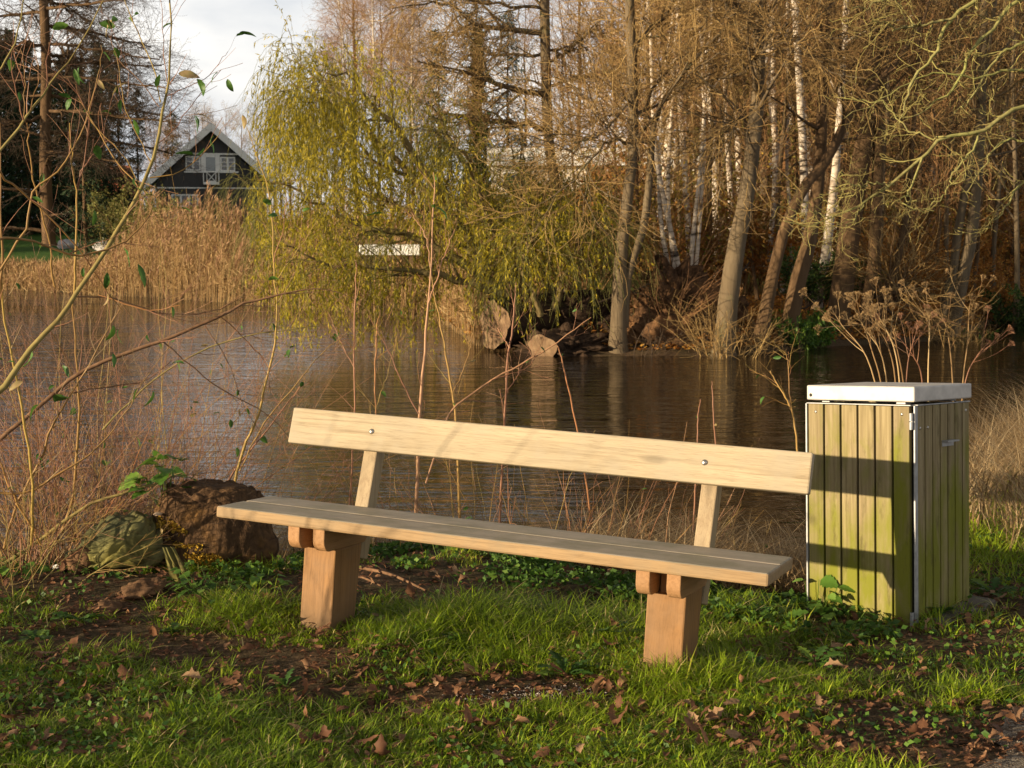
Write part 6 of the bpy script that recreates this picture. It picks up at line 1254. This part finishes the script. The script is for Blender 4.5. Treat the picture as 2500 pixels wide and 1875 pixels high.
# left of frame: willow inferred from its shadow, low bush added to shade turf
g = np.random.default_rng(131)
for (bx_, by_, n, hg, lab) in ((-3.5, 4.75, 16, 1.7, 'loose willow bush beyond the left edge of the clearing'), (-3.3, 4.35, 26, .50, 'low unseen bush added beyond the left edge to shade the turf')):
    P, Rr = whips(n, (bx_, by_), .4, hg, .0055, g, .7, 8); woody('willow_shrub', lab, [(P[i], Rr[i], 'whip') for i in range(n)], 'whip', g, np.array([bx_, by_, h1(bx_, by_)]), 2, 20, (.05, .09), twmat='whipred', tn=5, tl=.3)

# more thin stems in the thicket at the left edge
g = np.random.default_rng(141)
for (px, py, d, n, hg, lab, mt) in ((90, 1230, 7.9, 40, 1.2, 'dark thin-stemmed thicket at the water line by the left edge', 'oldlimb'), (230, 1260, 7.4, 30, .8, 'low dark twigs in front of the brown tussock', 'oldlimb'), (420, 1190, 8.7, 30, 1.1, 'fine dark twigs at the water line behind the stump', 'oldlimb'), (10, 1330, 6.5, 20, .6, 'short yellow-green stems at the foot of the left thicket', 'limb')):
    P, Rr = whips(n, at(px, py, d)[:2], .38, hg, .0030, g, 1.2, 8); woody('whip_shrub', lab, [(P[i], Rr[i], mt) for i in range(n)], mt, g, np.array([*at(px, py, d)[:2], h1(*at(px, py, d)[:2])]), 2, 4, (.03, .05), twmat='twigdark' if mt == 'oldlimb' else 'whip', tn=9, tl=.28)

# dead wood lying about the roots on the far bank
g = np.random.default_rng(151)
for i, (p, q, w_) in enumerate((((1540, 770), (1760, 740), 7), ((1560, 860), (1740, 700), 6), ((1640, 850), (1830, 640), 8), ((1700, 860), (1900, 790), 6), ((1590, 800), (1700, 860), 5), ((1850, 840), (2010, 730), 7), ((2140, 770), (2220, 690), 10), ((1420, 870), (1500, 760), 6), ((1460, 740), (1620, 690), 6), ((1780, 800), (1960, 840), 6), ((1960, 790), (2100, 850), 7))):
    d0 = 23.3 + 1.2 * g.random() + (1.5 if p[0] > 1840 else 0); P, Rr = pxpoly([(p[0], p[1], w_), ((p[0] + q[0]) / 2 + 15 * g.normal(), (p[1] + q[1]) / 2 - 20 * g.random(), w_ * .8), (q[0], q[1], w_ * .4)], d0, 12, d0 + .6)
    P[1:-1] += g.normal(size=P[1:-1].shape) * .02; mb = MB(); tubes(mb, P, Rr, 6); A, Ar = spawn(P[None], Rr[None], 7, .2, 1, 50, .5, 5, 0, .25, .6, .004, .3, g=g); tubes(mb, A, Ar, 4); B2, B2r = spawn(A, Ar, 3, .3, 1, 45, .25, 4, 0, .25, .7, .003, .2, g=g); tubes(mb, B2, B2r, 3)
    tag(mb.build('dead_branch', M['twigdark'] if i % 3 else M['alder']), 'dead branch lying among the roots on the far bank', 'branch', 'dead branches on the far bank')

# green ferns at the foot of the dark alder
for px, py, d in ((1985, 835, 24.8), (1945, 842, 24.4), (2410, 800, 27)):
    x_, y_ = at(px, py, d)[:2]; mb = MB(); n = 60; P, Rr = whips(n, (x_, y_), .25, .55, .006, g, 1.2, 7); tubes(mb, P, Rr, 3); t = .2 + .8 * g.random((n, 26)); p, T = lerp_poly(P, t); p = p.reshape(-1, 3); leaves(mb, p, g.normal(size=p.shape) + np.array([0, 0, .1]), .09 * (.5 + g.random(len(p))), .016)
    tag(mb.build('fern_plant', M['herb']), 'green fern clump at the foot of the brown alders', 'fern', 'ferns on the far bank')
